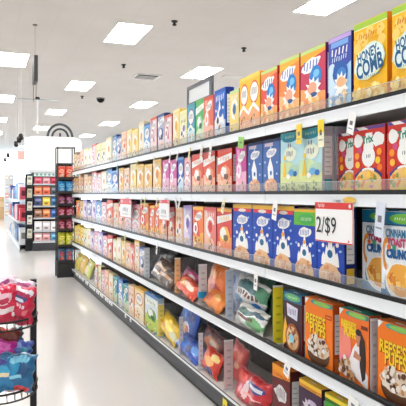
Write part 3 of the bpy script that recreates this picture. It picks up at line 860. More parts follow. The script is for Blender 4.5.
shelf_bag('D', 218, 307, .19, .24, .10, .07, (206, 46, 34), [('e', -.3, .1, .4, .4, (236, 90, 60)), ('r', .3, 0, .2, .4, (150, 24, 24))], 13, -.9, .1,
          'red bag lying across the orange bags')
shelf_bag('D', 189, 283, .12, .25, .17, .09, (200, 70, 130), [('e', .4, .2, .5, .5, (232, 214, 224)), ('e', -.4, -.3, .4, .4, (150, 50, 110)), ('r', .1, -.4, .5, .14, wht)], 14, -.5, .15,
          'magenta and white bag left of the tall clear divider')
shelf_bag('D', 189, 301, .05, .30, .12, .08, (232, 84, 50), [('e', -.3, .0, .5, .4, (250, 180, 120)), ('r', .3, .1, .3, .3, (246, 226, 200))] + lettershapes(.1, 0, 1.2, .4, 5, (240, 220, 200), 5), 15, -.8, .2,
          'red orange bag lying below the magenta bag')
shelf_bag('D', 163, 262, .18, .50, .17, .11, (126, 130, 136), [('e', .2, .2, .35, .45, (226, 230, 232)), ('e', -.5, .2, .5, .5, (90, 90, 96)), ('r', -.6, -.5, .4, .3, (186, 184, 184)), ('e', .8, .3, .25, .5, (70, 74, 70))], 16, -.6, -.16,
          'grey cereal bag with a white patch slumped over brown bags')
shelf_bag('D', 166, 281, .05, .36, .17, .09, (84, 56, 40), [('r', -.3, .2, .5, .14, (216, 180, 140)), ('r', .3, -.2, .4, .16, (206, 150, 100)), ('e', .6, .5, .3, .3, (40, 30, 26)), ('r', -.4, -.5, .3, .12, (236, 214, 180))], 17, -.6, .14,
          'dark brown striped bag below the grey bag')
# bottom shelf bags
shelf_bag('E', 254, 397, .06, .30, .17, .12, (206, 26, 36), [('e', -.6, .55, .35, .3, (240, 80, 60)), ('e', .35, .35, .5, .28, (60, 60, 130)), ('r', .4, .35, .36, .1, (226, 226, 236)), ('e', -.15, -.1, .18, .6, (240, 200, 200)), ('r', .3, -.3, .5, .1, (246, 170, 170)), ('e', .7, -.6, .4, .3, (150, 12, 22))], 20, -.25, .0,
          'bright red bag with blue patch on the bottom shelf', foil=True)
shelf_bag('E', 239, 384, .17, .15, .22, .09, (222, 50, 36), [('e', .2, .4, .6, .35, (244, 110, 70)), ('e', -.3, -.4, .5, .3, (176, 20, 26)), ('e', .3, -.1, .3, .2, (250, 190, 150))], 21, -.2, .2,
          'narrow red orange bag right of the pink divider strip')
shelf_bag('E', 214, 352, .18, .33, .19, .09, (110, 40, 30), [('e', .1, .1, .6, .45, (226, 130, 60)), ('e', .2, .15, .35, .3, (236, 214, 190)), ('e', .1, -.1, .3, .2, (170, 70, 40)), ('e', -.7, -.3, .3, .4, (70, 30, 30))], 22, -.35, .1,
          'dark brown bag picturing an orange bowl, bottom shelf')
shelf_bag('E', 213, 380, .05, .30, .15, .09, (216, 56, 36), [('e', .1, .0, .5, .4, (246, 176, 96)), ('e', .5, .5, .4, .3, (250, 214, 130)), ('e', -.5, .4, .4, .3, (244, 120, 60)), ('e', .3, -.7, .4, .3, (60, 60, 120))], 23, -.4, .12,
          'red and yellow bag lying below the dark brown bowl bag')
shelf_bag('E', 190, 340, .15, .32, .33, .10, (30, 86, 190), [('e', .2, -.2, .42, .3, (236, 236, 240)), ('e', .3, -.25, .25, .2, (226, 90, 50)), ('e', -.3, .4, .4, .3, (70, 140, 226)), ('e', .5, .5, .3, .3, (16, 50, 130)), ('e', .1, -.15, .12, .1, (250, 200, 60))], 24, -.15, .15,
          'bright blue bag with red and white picture, upper of two')
shelf_bag('E', 191, 364, .06, .42, .13, .09, (26, 74, 176), [('e', -.3, .1, .4, .5, (60, 120, 214)), ('e', .6, .1, .3, .4, (90, 150, 226)), ('e', .2, -.3, .2, .4, (14, 40, 110))], 25, -.7, .1,
          'blue bag slumped at the shelf edge, lower of two')
shelf_bag('E', 206, 335, .30, .36, .30, .12, (24, 40, 90), [('e', -.3, .2, .5, .4, (40, 66, 140)), ('e', .4, -.3, .4, .3, (60, 50, 90)), ('r', .2, .3, .4, .12, (120, 130, 170))], 26, -.3, .1,
          'navy bag deep on the bottom shelf behind the blue bags')
shelf_bag('E', 191, 319, .34, .34, .16, .10, (170, 116, 66), [('e', 0, 0, .5, .5, (206, 150, 90)), ('e', .5, .3, .3, .3, (120, 76, 46))], 27, -.3, .0,
          'tan brown bag deep on the bottom shelf')
shelf_bag('E', 171, 341, .06, .36, .15, .10, (240, 196, 30), [('e', .2, .2, .5, .4, (250, 220, 80)), ('e', -.5, -.2, .3, .3, (226, 160, 20)), ('e', .7, -.3, .3, .4, (230, 226, 190))], 28, -.5, .2,
          'yellow bag lying beside the yellow divider strip')
for i, (px, c, nm) in enumerate(((79.5, (238, 222, 110), 'leftmost of three'), (84, (240, 200, 96), 'middle of three'), (90, (206, 206, 96), 'rightmost of three'))):
    shelf_bag('E', px, 194 + .72 * (px + 19), .08, .44, .25, .10, c, [('e', .1, .1, .6, .5, tuple(min(255, q + 14) for q in c)), ('e', -.3, -.3, .4, .3, (236, 180, 80)), ('r', .1, .5, .6, .12, (250, 246, 214))], 30 + i, -.3, .06,
              'pale yellow bag at the far end of bottom shelf, ' + nm)

# ------------------------------------------------------------------ clear dividers with a coloured front strip
def divider(row, px, hgt, c, w, label, cap=None, Lp=.36):
    Y = Yat(px, XB)
    t = empty('shelf_divider', (XB, Y, Z[row] + .0005))
    a = MB(); a.box(.0, Lp, 0, .002, 0, hgt, clear); a.build('clear_panel', t)
    a = MB(); a.box(-.004, w, -.003, -.0005, .012, hgt, M(c, .3)); a.box(-.006, w, -.0045, -.003, hgt - .01, hgt, M((245, 245, 245), .3))
    for k in range(6):
        z = .03 + k * (hgt - .06) / 6
        a.box(w * .25, w * .75, -.0037, -.0029, z, z + .012, M(tuple(int(q * .86) for q in c), .4))
    a.build('label_strip', t)
    a = MB(); a.box(-.006, .05, -.012, .012, -.0, .010, M((210, 212, 214), .3)); a.build('foot', t)
    if cap:
        a = MB(); a.box(-.012, .05, -.022, -.005, hgt * .22, hgt * .36, M(cap, .35)); a.build('clip', t)
    tag(t, label, 'shelf divider', 'clear upright dividers between the bags')
divider('D', 273.5, .325, (255, 236, 60), .055, 'clear divider with bright yellow strip beside the dark brown box')
divider('D', 226, .33, (206, 212, 226), .05, 'clear divider with pale blue grey strip left of the bag bin')
divider('D', 199, .31, (226, 222, 222), .06, 'clear divider with white strip and blue clip', (40, 150, 200))
divider('D', 175, .30, (252, 200, 144), .045, 'clear divider with peach orange strip')
divider('D', 144.5, .30, (232, 234, 236), .05, 'clear divider with white strip beside the grey bag')
divider('D', 371, .315, (214, 206, 204), .03, 'clear divider with grey strip left of the right orange box')
divider('E', 224.5, .33, (232, 206, 204), .06, 'clear divider with pale pink strip on the bottom shelf')
divider('E', 199, .27, (222, 226, 234), .03, 'clear divider with white strip right of the blue bags')
divider('E', 179.5, .30, (226, 216, 216), .03, 'clear divider with white strip left of the blue bags')
divider('E', 158.5, .30, (246, 226, 120), .05, 'clear divider with yellow strip on the bottom shelf')

# ------------------------------------------------------------------ sale signs on the rails
def sale_sign(px0, px1, row, top, hgt, words, label, head=.17):
    ya, yb = Yat(px1, XF - .03), Yat(px0, XF - .03); w = yb - ya
    t = empty('sale_sign', (XF - .03, (ya + yb) / 2, Z[row] - top - hgt), (0, 0, H))
    mb = MB(); mb.box(-w / 2, w / 2, .0005, .004, 0, hgt, M((242, 240, 238), .4)); a = Art(mb, w, hgt)
    a.rect(.02, .98, .02, 1 - head, (250, 248, 246)); a.rect(0, 1, 1 - head, 1, (222, 62, 58)); a.rect(0, 1, 0, .035, (222, 62, 58)); a.rect(0, .015, 0, 1, (222, 62, 58)); a.rect(.985, 1, 0, 1, (222, 62, 58))
    a.marks(.18, 1 - head / 2, .2, head * .5, WH, 5, 2); a.ell(.93, 1 - head / 2, .03, .03, WH, 10)
    if words: a.text(words, .32, .40, .54, (56, 54, 58), 0, .004, 1.12); a.poly([(.88, .06), (.93, .06), (.905, .12)], (222, 62, 58))
    else: a.marks(.5, .42, .5, .2, (90, 90, 110), 4, 5); a.marks(.5, .2, .6, .08, (170, 150, 160), 6, 6)
    mb.build('printed_card', t)
    b = MB(); b.box(-.02, .02, .004, .026, hgt - .03, hgt - .02, black); b.box(-.012, .012, .006, .029, hgt + .0, hgt + .012, M((214, 216, 218), .3)); b.build('holder', t)
    tag(t, label, 'sign', 'sale signs clipped to the shelf rails')
sale_sign(315, 353, 'B', .028, .175, '2/$9', 'large white sale sign with red header reading 2/$9')
sale_sign(159, 169, 'B', .04, .17, None, 'small red-headed sale sign nearer the middle of the third shelf')
sale_sign(120, 131, 'B', .04, .20, None, 'small red-headed sale sign farthest along the third shelf', .3)

# price tags hanging from the rails: (px, row, width, height, roll, colour)
TAGS = [('A', [(353, .05, .085, .3, WH), (321, .05, .12, .0, (240, 238, 200)), (299, .05, .09, .0, (250, 216, 70)), (241, .075, .06, .1, (150, 206, 90)), (211, .035, .10, .35, WH), (202, .035, .09, .35, (238, 234, 220)), (190, .03, .09, .5, (244, 232, 160)),
               (178, .03, .08, .5, WH), (170, .03, .08, .3, WH), (154, .03, .08, .3, (244, 230, 190)), (137, .03, .09, .2, (246, 226, 150)), (117, .04, .10, .0, (150, 200, 226))]),
        ('B', [(381, .055, .13, .12, (222, 228, 240)), (275.5, .05, .10, .2, WH), (224, .04, .09, .4, (244, 232, 190)), (180, .03, .08, .6, WH), (175, .03, .08, -.6, WH), (157, .03, .08, .4, (244, 232, 190)), (145, .03, .10, .4, (246, 226, 150)), (141, .03, .10, .0, (240, 226, 210))]),
        ('C', [(256, .045, .10, .1, WH), (157, .04, .09, .3, WH), (125, .04, .12, .2, (246, 232, 160))]),
        ('D', [(288, .055, .075, .35, WH), (354, .07, .06, .2, WH)]),
        ('E', [(225, .07, .08, .1, (246, 226, 40))])]
for row, lst in TAGS:
    for i, (px, w, h, roll, c) in enumerate(lst):
        X = XF - .008
        t = empty('price_tag', (X, Yat(px, X), Z[row] - .030), (0, roll, H))
        a = MB(); a.box(-w / 2, w / 2, -.001, .001, -h, .006, M(c, .4)); cd = a.build('card', t)
        a = MB(); r = random.Random(i + int(px))
        a.box(-w * .2, w * .2, -.0018, -.0011, -h * .55, -h * .35, M((120, 120, 126))); a.box(-w * .35, w * .3, -.0018, -.0011, -h * .75, -h * .70, M((160, 160, 166)))
        if px in (321, 353): a.box(-w * .5, w * .5, -.0018, -.0011, -h * .12 if px == 353 else -h * .45, .004, M((250, 214, 50) if px == 321 else WH))
        a.build('printed_price', t)
        a = MB(); a.box(-.008, .008, .0011, .0065, -.008, .004, M((226, 226, 226))); a.build('clip', t)
        nm = 'white' if c == WH else {(240, 238, 200): 'yellow and white', (250, 216, 70): 'yellow', (150, 206, 90): 'green', (150, 200, 226): 'pale blue', (222, 228, 240): 'bluish white', (246, 226, 40): 'bright yellow'}.get(c, 'cream')
        tag(t, 'small %s price tag under the %s edge%s' % (nm, ROWN[row], '' if len(lst) == 1 else ', ' + (['rightmost', 'second', 'third', 'fourth', 'fifth', 'sixth', 'seventh', 'eighth', 'ninth', 'tenth', 'eleventh', 'twelfth'][i] + ('' if i == 0 else ' from the right'))), 'price tag', 'price tags on the shelf rails')
# oval sticker on the second rail and labels on the bottom rail
a = MB(); pts = [(XF - .0055, Yat(350, XF) + .045 * math.cos(k * math.pi / 10), Z['B'] - .018 + .014 * math.sin(k * math.pi / 10)) for k in range(20)]
a.face(pts, M((246, 200, 90))); a.face([(p[0] + .0012, p[1], p[2]) for p in reversed(pts)], M((246, 200, 90)))
tag(a.build('oval_sticker'), 'orange yellow oval sticker on the second shelf rail above the sale sign', 'sticker')
kp = [77, 80, 83, 87, 91, 94, 98, 102, 107, 111, 126, 131]
for i, px in enumerate(kp):
    Y = Yat(px, XF); a = MB()
    wd = .10 if px < 120 else .03
    a.box(XF - .007, XF - .0045, Y - wd, Y + wd, Z['E'] - .043, Z['E'] - .010, M((250, 250, 248), .4))
    a.box(XF - .0085, XF - .007, Y - wd * .6, Y + wd * .4, Z['E'] - .030, Z['E'] - .024, M((60, 60, 60), .4))
    a.box(XF + .010, XF + .0255, Y - wd, Y + wd, Z['E'] - .12, Z['E'] - .060, M((250, 250, 248), .4)) if False else None
    tag(a.build('shelf_label'), 'white shelf label on the bottom rail, %s from the left' % ['first', 'second', 'third', 'fourth', 'fifth', 'sixth', 'seventh', 'eighth', 'ninth', 'tenth', 'eleventh', 'twelfth'][i], 'label', 'white labels on the bottom rail')

# black cable clipped along the fourth shelf
a = MB(); ya = Yat(266, XF)
a.tube([(XF - .004, ya - .05 * k, Z['D'] + .031 + .0012 * math.sin(k * 1.7)) for k in range(int((ya - 1.3) / .05))], .006, black, 6)
tag(a.build('black_cable'), 'black cable strip running along the edge of fourth shelf', 'cable')

# framed sign standing behind the top shelf goods
def frame_sign():
    X = 1.965; y0, y1 = Yat(212.5, X), Yat(188, X)
    zt = EYE + .513 * X / CO
    t = empty('framed_topper', (X, y0, 1.80))
    g = M((92, 96, 102), .4)
    H_ = zt - 1.80; L = y1 - y0
    a = MB(); a.box(-.012, .012, 0, .055, .0005, H_, g); a.build('near_post', t)
    a = MB(); a.box(-.012, .012, L - .03, L, .0005, H_, g); a.build('far_post', t)
    a = MB(); a.box(-.012, .012, .055, L - .03, H_ - .035, H_, g); a.build('top_bar', t)
    a = MB(); a.box(-.012, .012, .055, L - .03, H_ - .20, H_ - .17, g); a.build('cross_bar', t)
    a = MB(); a.box(-.004, .004, .055, L - .03, .05, H_ - .20, M((214, 222, 226), .3)); a.build('panel', t)
    a = MB(); a.box(-.003, .003, .055, L - .03, H_ - .17, H_ - .035, M((228, 232, 234), .3)); a.build('header_panel', t)
    tag(t, 'grey metal framed panel standing above the top shelf boxes', 'sign frame')
frame_sign()

# ------------------------------------------------------------------ hanging things over the aisle
def XY(px, d):
    X = (px - VPX) * CO * d / F_PX
    return X, (d - X * SI) / CO
def ZZ(y, d): return EYE + (194 - y) * d / F_PX
x, y = XY(35, 10.5)
t = empty('hanging_aisle_sign', (x, y, CEIL))
a = MB(); a.cyl(0, 0, -.6, -.001, .006, .006, M((190, 186, 180))); a.cyl(0, 0, -.02, -.001, .04, .04, gy); a.build('cable', t)
a = MB(); z0, z1 = ZZ(83, 10.5) - CEIL, ZZ(57.5, 10.5) - CEIL
a.box(-.032, .032, -.2, .2, z0, z1, M((70, 68, 68), .5)); a.build('board', t)
a = MB(); a.box(-.03, -.022, -.02, .02, z0 - .34, z0, gy); a.box(.012, .020, -.02, .02, z0 - .24, z0, gy); a.build('hook_strips', t)
tag(t, 'dark aisle sign board seen edge-on, hanging from a thin cable', 'hanging sign')
x, y = XY(37.5, 16)
t = empty('hanging_banner_rail', (x, y, CEIL))
zb = ZZ(98.5, 16) - CEIL
a = MB(); a.cyl(0, 0, zb, -.001, .006, .006, trimw); a.build('drop_rod', t)
a = MB(); a.cyl(0, 0, zb - .02, zb + .04, .07, .05, black); a.build('hub', t)
a = MB(); a.box(-.52, .52, -.015, .015, zb - .038, zb - .018, M((150, 162, 166))); a.build('rail', t)
a = MB(); a.box(-.02, .02, -.02, .02, zb - .95, zb - .046, M((226, 230, 230))); a.build('white_pole', t)
tag(t, 'thin horizontal rail with black hub hanging from the distant ceiling', 'hanging rail')
for i, px in enumerate((21, 19, 16, 8, 5)):
    d = F_PX * .9 / (CO * (px + 19)); x, y = XY(px, d); zc = EYE + 1.42 * .9 / CO
    t = empty('spotlight', (x, y, CEIL))
    a = MB(); a.cyl(0, 0, zc - CEIL + .08, -.001, .003, .003, M((224, 222, 220))); a.build('stem', t)
    a = MB(); a.tube([(0, .06, zc - CEIL + .05), (0, -.06, zc - CEIL - .03)], .055, M((40, 38, 38)), 12); a.build('lamp_head', t)
    tag(t, 'small black hanging spotlight, %s of the five at left' % ['nearest', 'second nearest', 'middle', 'second farthest', 'farthest'][i], 'spotlight', 'spotlights over the left shelving')

# ------------------------------------------------------------------ candy rack at the end of the run
RX0, RX1, RY = 1.215, 1.495, YEND + .03
t = empty('candy_rack', ((RX0 + RX1) / 2, RY, 0))
hw = (RX1 - RX0) / 2
metal_d = M((60, 58, 58), .45)
for sx in (-1, 1):
    for yy in (.0, .27):
        a = MB(); a.box(sx * hw - .009, sx * hw + .009, yy, yy + .018, 0, 2.22, metal_d); a.build('post', t)
for zz in (2.205, 1.93):
    a = MB()
    for yy in (0, .27): a.box(-hw, hw, yy, yy + .014, zz, zz + .014, metal_d)
    for sx in (-1, 1): a.box(sx * hw - .007, sx * hw + .007, .0, .28, zz, zz + .014, metal_d)
    a.build('frame_ring', t)
a = MB(); a.box(-hw + .01, hw - .01, .26, .268, .25, 1.93, M((44, 30, 34), .6)); a.build('back_panel', t)
a = MB(); a.box(-hw + .01, hw - .01, .0, .27, .001, .24, M((54, 54, 56), .5)); a.build('plinth', t)
tiers = [(1.68, .21, (232, 84, 56), (250, 190, 160), 'red orange'), (1.44, .20, (34, 140, 206), (120, 200, 240), 'blue'), (1.23, .17, (110, 36, 60), (200, 130, 170), 'dark plum'), (1.03, .16, (150, 24, 50), (240, 150, 180), 'crimson'),
         (.80, .19, (122, 22, 44), (226, 120, 150), 'maroon'), (.53, .23, (206, 206, 36), (250, 240, 130), 'lime yellow'), (.26, .23, (70, 110, 150), (226, 70, 50), 'steel blue and red')]
for z, h, c, c2, nm in tiers:
    a = MB(); a.box(-hw + .012, hw - .012, .02, .255, z - .012, z - .002, metal_d); a.box(-hw + .012, hw - .012, .012, .02, z - .012, z + .03, metal_d); a.build('tray', t)
    for k in (0, 1):
        o = bag('candy_bag', .125, h, .05, c, [('e', 0, .2, .7, .3, c2), ('r', 0, .2, .5, .08, c), ('e', .2, -.45, .5, .28, tuple(min(255, int(q * .6 + 80)) for q in c2)), ('e', -.3, -.6, .3, .2, c2)], 50 + int(z * 10) + k,
                (RX0 + .075 + .13 * k, RY + .07, 0), (-.05, 0, 0), '%s candy bag in the tall rack, %s of its pair' % (nm, ('left', 'right')[k]), 'candy bag', 'candy bags in the tall rack')
        R = o.rotation_euler.to_matrix(); lo = min((R @ v.co).z for v in o.data.vertices); o.location.z = z - lo
tag(t, 'tall narrow black candy rack at the far end of the cereal shelving', 'rack')

# ------------------------------------------------------------------ display at the back of the aisle
def shelf_unit_back():
    t = empty('display_shelving', (1.80, 15.3, 0))
    bk = M((34, 34, 38), .5)
    a = MB(); a.box(-.60, .60, .36, .40, .0, 1.95, bk); a.build('back_panel', t)
    for sx in (-.60, .58): a = MB(); a.box(sx, sx + .02, 0, .36, 0, 1.95, bk); a.build('side_panel', t)
    for z in (1.67, 1.395, 1.12, .82, .495, .245):
        a = MB(); a.box(-.58, .58, 0.01, .36, z - .025, z, bk); s_ = a.build('shelf', t)
        a = MB(); a.box(-.58, .58, -.004, .01, z - .03, z + .008, M((190, 196, 200), .4)); a.build('shelf_edge', s_)
    a = MB(); a.box(-.60, .60, -.005, .0, .001, .20, M((66, 66, 70))); a.box(-.60, .60, -.01, -.005, .20, .215, M((235, 235, 235))); a.build('plinth', t)
    mb = MB(); mb.box(-.57, .57, -.003, .02, 1.90, 2.02 - .07, M((226, 236, 234)))
    a2 = MB(); a2.box(-.57, .57, -.012, -.004, 1.86, 1.95, M((232, 240, 238)))
    for k in range(11): a2.box(-.52 + k * .1, -.47 + k * .1, -.016, -.012, 1.88, 1.93, M((110, 170, 166)))
    a2.build('header_strip', t)
    tag(t, 'black display shelving with coloured boxes under the white canopy', 'shelving')
shelf_unit_back()
rowsb = [(1.67, .17, [(226, 90, 110), (236, 150, 160), (214, 60, 80), (236, 190, 196), (200, 60, 70)]), (1.395, .22, [(236, 130, 90), (232, 110, 80), (90, 100, 110), (70, 90, 120), (220, 120, 100)]),
         (1.12, .22, [(80, 90, 130), (236, 200, 80), (60, 110, 160), (220, 220, 210), (90, 60, 90)]), (.82, .22, [(150, 110, 90), (226, 130, 80), (60, 100, 170), (226, 226, 226), (180, 60, 60)]),
         (.495, .24, [(236, 236, 236), (226, 216, 220), (240, 240, 240), (206, 216, 226), (236, 226, 216)]), (.245, .19, [(236, 190, 190), (230, 160, 160), (90, 160, 200), (120, 190, 200), (226, 200, 190)])]
LV = ['top', 'second', 'third', 'fourth', 'fifth', 'lowest']
for li, (z, h, cs) in enumerate(rowsb):
    for k, c in enumerate(cs):
        x0 = 1.25 + k * .2
        mb = MB(); mb.box(x0, x0 + .18, 15.33, 15.33 + .12, z + .001, z + h, M(c))
        mb.box(x0 + .02, x0 + .16, 15.3285, 15.33, z + h * .55, z + h * .8, M(tuple(min(255, q + 60) for q in c))); mb.box(x0 + .04, x0 + .12, 15.3285, 15.33, z + h * .2, z + h * .4, M(tuple(int(q * .6) for q in c)))
        tag(mb.build('packaged_box'), 'small packaged box on the back display, %s level, %s from left' % (LV[li], ['first', 'second', 'third', 'fourth', 'fifth'][k]), 'box', 'boxes on the back display')
# wing with tilted books
t = empty('book_wing', (1.13, 15.33, 0))
a = MB(); a.box(-.10, .06, .02, .05, 0, 1.92, M((36, 36, 40))); a.build('panel', t)
for i, z in enumerate((1.62, 1.30, .98, .64, .30)):
    a = MB(); a.box(-.10, .06, -.10, .02, z - .02, z, M((36, 36, 40))); a.box(-.10, .06, -.11, -.10, z - .02, z + .03, M((50, 50, 54))); a.build('pocket', t)
    b = MB(); b.box(-.065, .05, -.01, .01, 0, .25, M([(226, 226, 206), (206, 196, 166), (226, 222, 206), (232, 230, 222), (214, 210, 196)][i]))
    b.box(-.045, .03, -.0115, -.01, .15, .21, M((150, 150, 130))); b.box(-.045, .03, -.0115, -.01, .05, .08, M((180, 170, 150)))
    o = b.build('book'); o.location = (1.13, 15.33 - .045, z + .003); o.rotation_euler = (-.12, .05, 0)
    tag(o, 'pale book tilted in the black wing rack, %s level' % ['top', 'second', 'third', 'fourth', 'lowest'][i], 'book', 'books in the black wing rack')
tag(t, 'narrow black wing rack holding pale books beside the back display', 'rack')
# white canopy with a double ring on top
t = empty('white_canopy', (1.72, 15.35, 1.96))
mb = MB(); cw = M((246, 247, 246), .45)
out = []
W2, HH, rr = .68, .90, .22
for k in range(9):
    an = math.pi / 2 * k / 8
    out.append((W2 - rr + rr * math.cos(an), HH - rr * .6 + rr * .6 * math.sin(an)))
for k in range(9):
    an = math.pi / 2 + math.pi / 2 * k / 8
    out.append((-W2 + rr + rr * math.cos(an), HH - rr * .6 + rr * .6 * math.sin(an)))
out = [(W2, 0)] + out + [(-W2, 0)]
mb.face([(x, -.1, z) for x, z in out], cw); mb.face([(x, .5, z) for x, z in reversed(out)], cw)
for i in range(len(out)):
    (x0, z0), (x1, z1) = out[i], out[(i + 1) % len(out)]
    mb.face([(x0, -.1, z0), (x0, .5, z0), (x1, .5, z1), (x1, -.1, z1)], cw)
mb.build('shell', t)
a = MB(); a.box(-.60, .60, -.112, -.1, .02, .05, M((206, 212, 214))); a.build('trim_line', t)
tag(t, 'large white rounded canopy above the back display', 'canopy')
x, y = XY(61, 15.0)
t = empty('ring_sign', (x, 15.5, 1.96 + HH))
for rad, th in ((.31, .032), (.20, .028)):
    a = MB(); a.smooth = True
    a.tube([(rad * math.cos(math.pi * k / 20), 0, rad * math.sin(math.pi * k / 20) * 1.1 + .002) for k in range(21)], th, M((70, 74, 78), .4), 10); a.build('arc', t)
a = MB(); a.cyl(0, 0, .001, .12, .03, .02, M((60, 60, 62))); a.build('stem', t)
tag(t, 'dark grey double arc ornament on top of the white canopy', 'ornament')

# white shelving with blue and pink goods running back on the left
t = empty('side_shelving', (1.12, 17.9, 0)); ws = M((232, 236, 240), .4)
a = MB(); a.box(.10, .12, -2.2, 4.0, 0, 1.9, ws); a.build('back_panel', t)
for z in (.16, .72, 1.28):
    a = MB(); a.box(-.26, .10, -2.2, 4.0, z - .03, z, ws); a.build('shelf', t)
a = MB(); a.box(-.22, -.20, -2.2, 4.0, 0, .129, M((226, 228, 230))); a.build('kick_plate', t)
tag(t, 'white shelving running back left of the black display', 'shelving')
r = random.Random(5)
pal = [('white', (240, 242, 246)), ('blue', (50, 90, 170)), ('pale blue', (150, 190, 226)), ('navy', (30, 40, 90)), ('pink red', (220, 90, 110)), ('silver', (190, 196, 206)), ('blue', (40, 80, 160)), ('white', (244, 244, 248))]
cnt = defaultdict(int)
for li, z in enumerate((.16, .72, 1.28)):
    for k in range(9):
        nm, c = pal[(k * 3 + li * 2 + (k // 3)) % 8]
        if li == 1 and k < 2: nm, c = 'pink red', (224, 80, 96)
        h = r.uniform(.28, .46); y0 = 15.75 + k * .62; d0 = r.uniform(0, .04)
        mb = MB(); mb.box(.89 + d0, 1.10 + d0, y0, y0 + .36, z + .001, z + h, M(c)); mb.box(.888 + d0, .89 + d0, y0 + .05, y0 + .3, z + h * .5, z + h * .8, M(tuple(min(255, q + 70) for q in c)))
        mb.box(.93 + d0, 1.06 + d0, y0 - .002, y0, z + h * .3, z + h * .7, M(tuple(int(q * .55) for q in c)))
        tag(mb.build('packaged_box'), '%s box on white side shelving, %s level, %s from the near end' % (nm, ('lowest', 'middle', 'top')[li], ['first', 'second', 'third', 'fourth', 'fifth', 'sixth', 'seventh', 'eighth', 'ninth'][k]), 'box', 'boxes on the white side shelving')
# pink sign, far tower and cardboard display
x, y = XY(21.5, 20)
t = empty('pink_sign', (x, y, CEIL))
a = MB(); a.box(-.13, .13, -.01, .01, ZZ(160, 20) - CEIL, ZZ(151, 20) - CEIL, M((236, 170, 160))); a.build('board', t)
a = MB(); a.cyl(-.1, 0, ZZ(151, 20) - CEIL, -.001, .004, .004, trimw); a.cyl(.1, 0, ZZ(151, 20) - CEIL, -.001, .004, .004, trimw); a.build('wires', t)
tag(t, 'small pink hanging sign left of the white canopy', 'hanging sign')
x, y = XY(9, 30)
t = empty('display_tower', (x, y, 0))
a = MB(); a.box(-.22, .22, 0, .4, 0, 3.0, ws); a.build('body', t)
for k in range(5):
    a = MB(); a.box(-.20, .20, -.18, 0, .3 + k * .45, .33 + k * .45, ws); a.build('shelf', t)
tag(t, 'tall white display tower at the far left', 'display')
for k in range(5):
    for j in (0, 1):
        mb = MB(); c = [(226, 190, 150), (190, 200, 216), (236, 170, 150), (206, 214, 220), (230, 206, 180)][(k + j * 2) % 5]
        mb.box(x - .19 + j * .2, x - .03 + j * .2, y - .15, y - .03, .331 + k * .45, .56 + k * .45, M(c))
        mb.box(x - .17 + j * .2, x - .05 + j * .2, y - .152, y - .15, .40 + k * .45, .48 + k * .45, M((250, 250, 250)))
        tag(mb.build('packaged_box'), 'pale box on far white tower, %s shelf from the floor, %s one' % (['first', 'second', 'third', 'fourth', 'fifth'][k], ('left', 'right')[j]), 'box', 'boxes on the far white tower')
x, y = XY(2.5, 33)
t = empty('cardboard_display', (x, y, 0))
a = MB(); a.box(-.2, .2, 0, .4, 0, 1.3, M((206, 170, 130), .6)); a.build('stand', t)
a = MB(); a.box(-.2, .2, -.02, 0, .7, 1.0, M((226, 196, 160), .6)); a.build('front_tray', t)
tag(t, 'tan cardboard display stand at the far left edge', 'display')

# ------------------------------------------------------------------ wire rack with shiny bags in the left foreground
x, y = XY(33.2, 2.72)
t = empty('bag_rack', (x, y, 0))
wm = M((40, 38, 40), .35)
a = MB(); a.box(-.014, .014, -.014, .014, .02, 1.03, wm); a.build('post', t)
a = MB(); a.box(-.334, -.306, -.014, .014, .02, 1.03, wm); a.build('post', t)
a = MB(); a.box(-.38, .05, -.22, .22, .001, .02, wm); a.build('base', t)
def tray(z):
    b = MB()
    rim = [(-.155 + .17 * math.cos(math.pi * k / 16), -.015 - .20 * math.sin(math.pi * k / 16), z + .035) for k in range(17)]
    b.tube(rim, .005, wm, 6); b.tube([(p[0], p[1], z) for p in rim], .004, wm, 6)
    for k in range(1, 16, 1): b.tube([(rim[k][0], rim[k][1], z + .035), (rim[k][0], rim[k][1], z), (rim[k][0], -.016, z)], .002, wm, 5)
    b.tube([(-.325, -.016, z), (.015, -.016, z)], .005, wm, 6)
    b.build('wire_tray', t)
tray(.845); tray(.545)
tag(t, 'black wire rack of shiny candy bags in the left foreground', 'rack')
def rbag(px, yy, d, w, h, th, base, shapes, seed, rot, label):
    X, Y = XY(px - 3.2, d)
    return bag('candy_bag', w, h, th, base, shapes, seed, (X, Y, ZZ(yy, d)), rot, label, 'candy bag', 'shiny bags on the left foreground rack')
cr, pk = (206, 24, 66), (240, 170, 190)
rbag(20, 305, 2.58, .155, .165, .085, cr, [('e', 0, .62, .9, .3, (232, 226, 232)), ('e', .05, .5, .7, .22, (178, 40, 90)), ('e', .15, .34, .5, .17, (60, 64, 120)), ('e', .2, .30, .3, .08, (226, 230, 240))] + lettershapes(.05, .0, .9, .24, 5, (244, 214, 222), 3) + [('r', -.35, -.5, .4, .12, (244, 226, 226)), ('e', .6, -.35, .15, .15, (240, 120, 130)), ('e', .3, -.6, .3, .12, (160, 14, 50))], 71, (-.15, .12, -.25),
     'crimson bag with white lettering on the upper tray, rightmost')
rbag(2, 305, 2.55, .17, .165, .08, (216, 30, 70), [('e', .3, .3, .5, .3, (246, 200, 210)), ('e', .4, .2, .3, .15, (200, 30, 70)), ('r', .3, -.3, .5, .14, (250, 230, 230)), ('e', -.2, .7, .4, .2, (236, 226, 230))], 72, (-.1, -.1, -.2),
     'crimson and pink bag cut by the left edge, upper tray')
rbag(24, 289, 2.68, .13, .08, .06, (226, 214, 224), [('e', .2, .2, .5, .4, (190, 90, 140)), ('e', -.4, -.1, .3, .3, (120, 90, 160))], 73, (-.5, .15, -.2),
     'white and pink bag lying on top of the crimson bags')
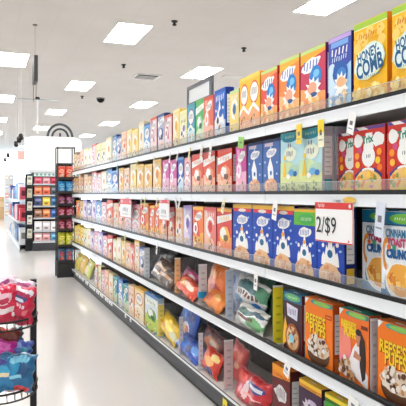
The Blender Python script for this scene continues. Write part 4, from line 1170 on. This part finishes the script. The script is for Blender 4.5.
rbag(7, 286, 2.66, .12, .09, .06, (222, 200, 214), [('e', .1, .0, .5, .3, (150, 60, 120)), ('e', -.4, .3, .3, .3, (246, 240, 246))], 74, (-.6, -.1, -.2),
     'lilac white bag behind the crimson bags at left')
tl = (26, 104, 150)
rbag(19, 372, 2.56, .165, .16, .09, tl, [('e', -.2, .2, .5, .35, (40, 150, 196)), ('e', .4, .1, .3, .4, (20, 80, 130)), ('e', .1, .7, .6, .2, (120, 200, 226)), ('r', -.1, -.2, .5, .08, (140, 206, 226)), ('e', .1, -.8, .8, .16, (220, 70, 70)), ('e', -.3, -.75, .3, .14, (246, 220, 120))], 75, (-.2, .1, -.2),
     'shiny teal blue bag on the lower tray, rightmost')
rbag(3, 376, 2.53, .15, .14, .08, (30, 120, 170), [('e', .2, .3, .5, .35, (60, 170, 210)), ('e', -.3, -.3, .4, .3, (20, 70, 120)), ('r', .1, 0, .5, .1, (236, 220, 180)), ('e', .0, .75, .6, .2, (60, 60, 140))], 76, (-.2, -.25, -.2),
     'shiny blue bag cut by the left edge, lower tray')
rbag(21, 350, 2.64, .13, .09, .06, (60, 90, 170), [('e', -.2, .2, .5, .4, (140, 160, 220)), ('e', .5, -.1, .3, .3, (30, 130, 150))], 77, (-.7, .1, -.2),
     'blue violet bag lying on the teal bag')
rbag(4, 350, 2.6, .13, .09, .06, (200, 40, 150), [('e', .2, .2, .5, .4, (236, 110, 200)), ('e', -.4, -.2, .3, .3, (120, 30, 140))], 78, (-.6, .2, -.2),
     'magenta bag on the lower pile at left')
rbag(7, 336, 2.66, .15, .07, .07, (120, 40, 26), [('e', .1, .2, .6, .3, (206, 70, 40)), ('e', -.4, -.1, .3, .4, (60, 20, 16)), ('e', .5, .1, .2, .3, (150, 90, 60))], 79, (-.8, .15, -.2),
     'brown and red bag topmost on the lower pile')
rbag(20, 336, 2.72, .06, .08, .04, (20, 84, 110), [('e', .0, .2, .5, .4, (60, 150, 170))], 80, (-.2, .0, -.2),
     'small dark teal bag behind the brown bag')
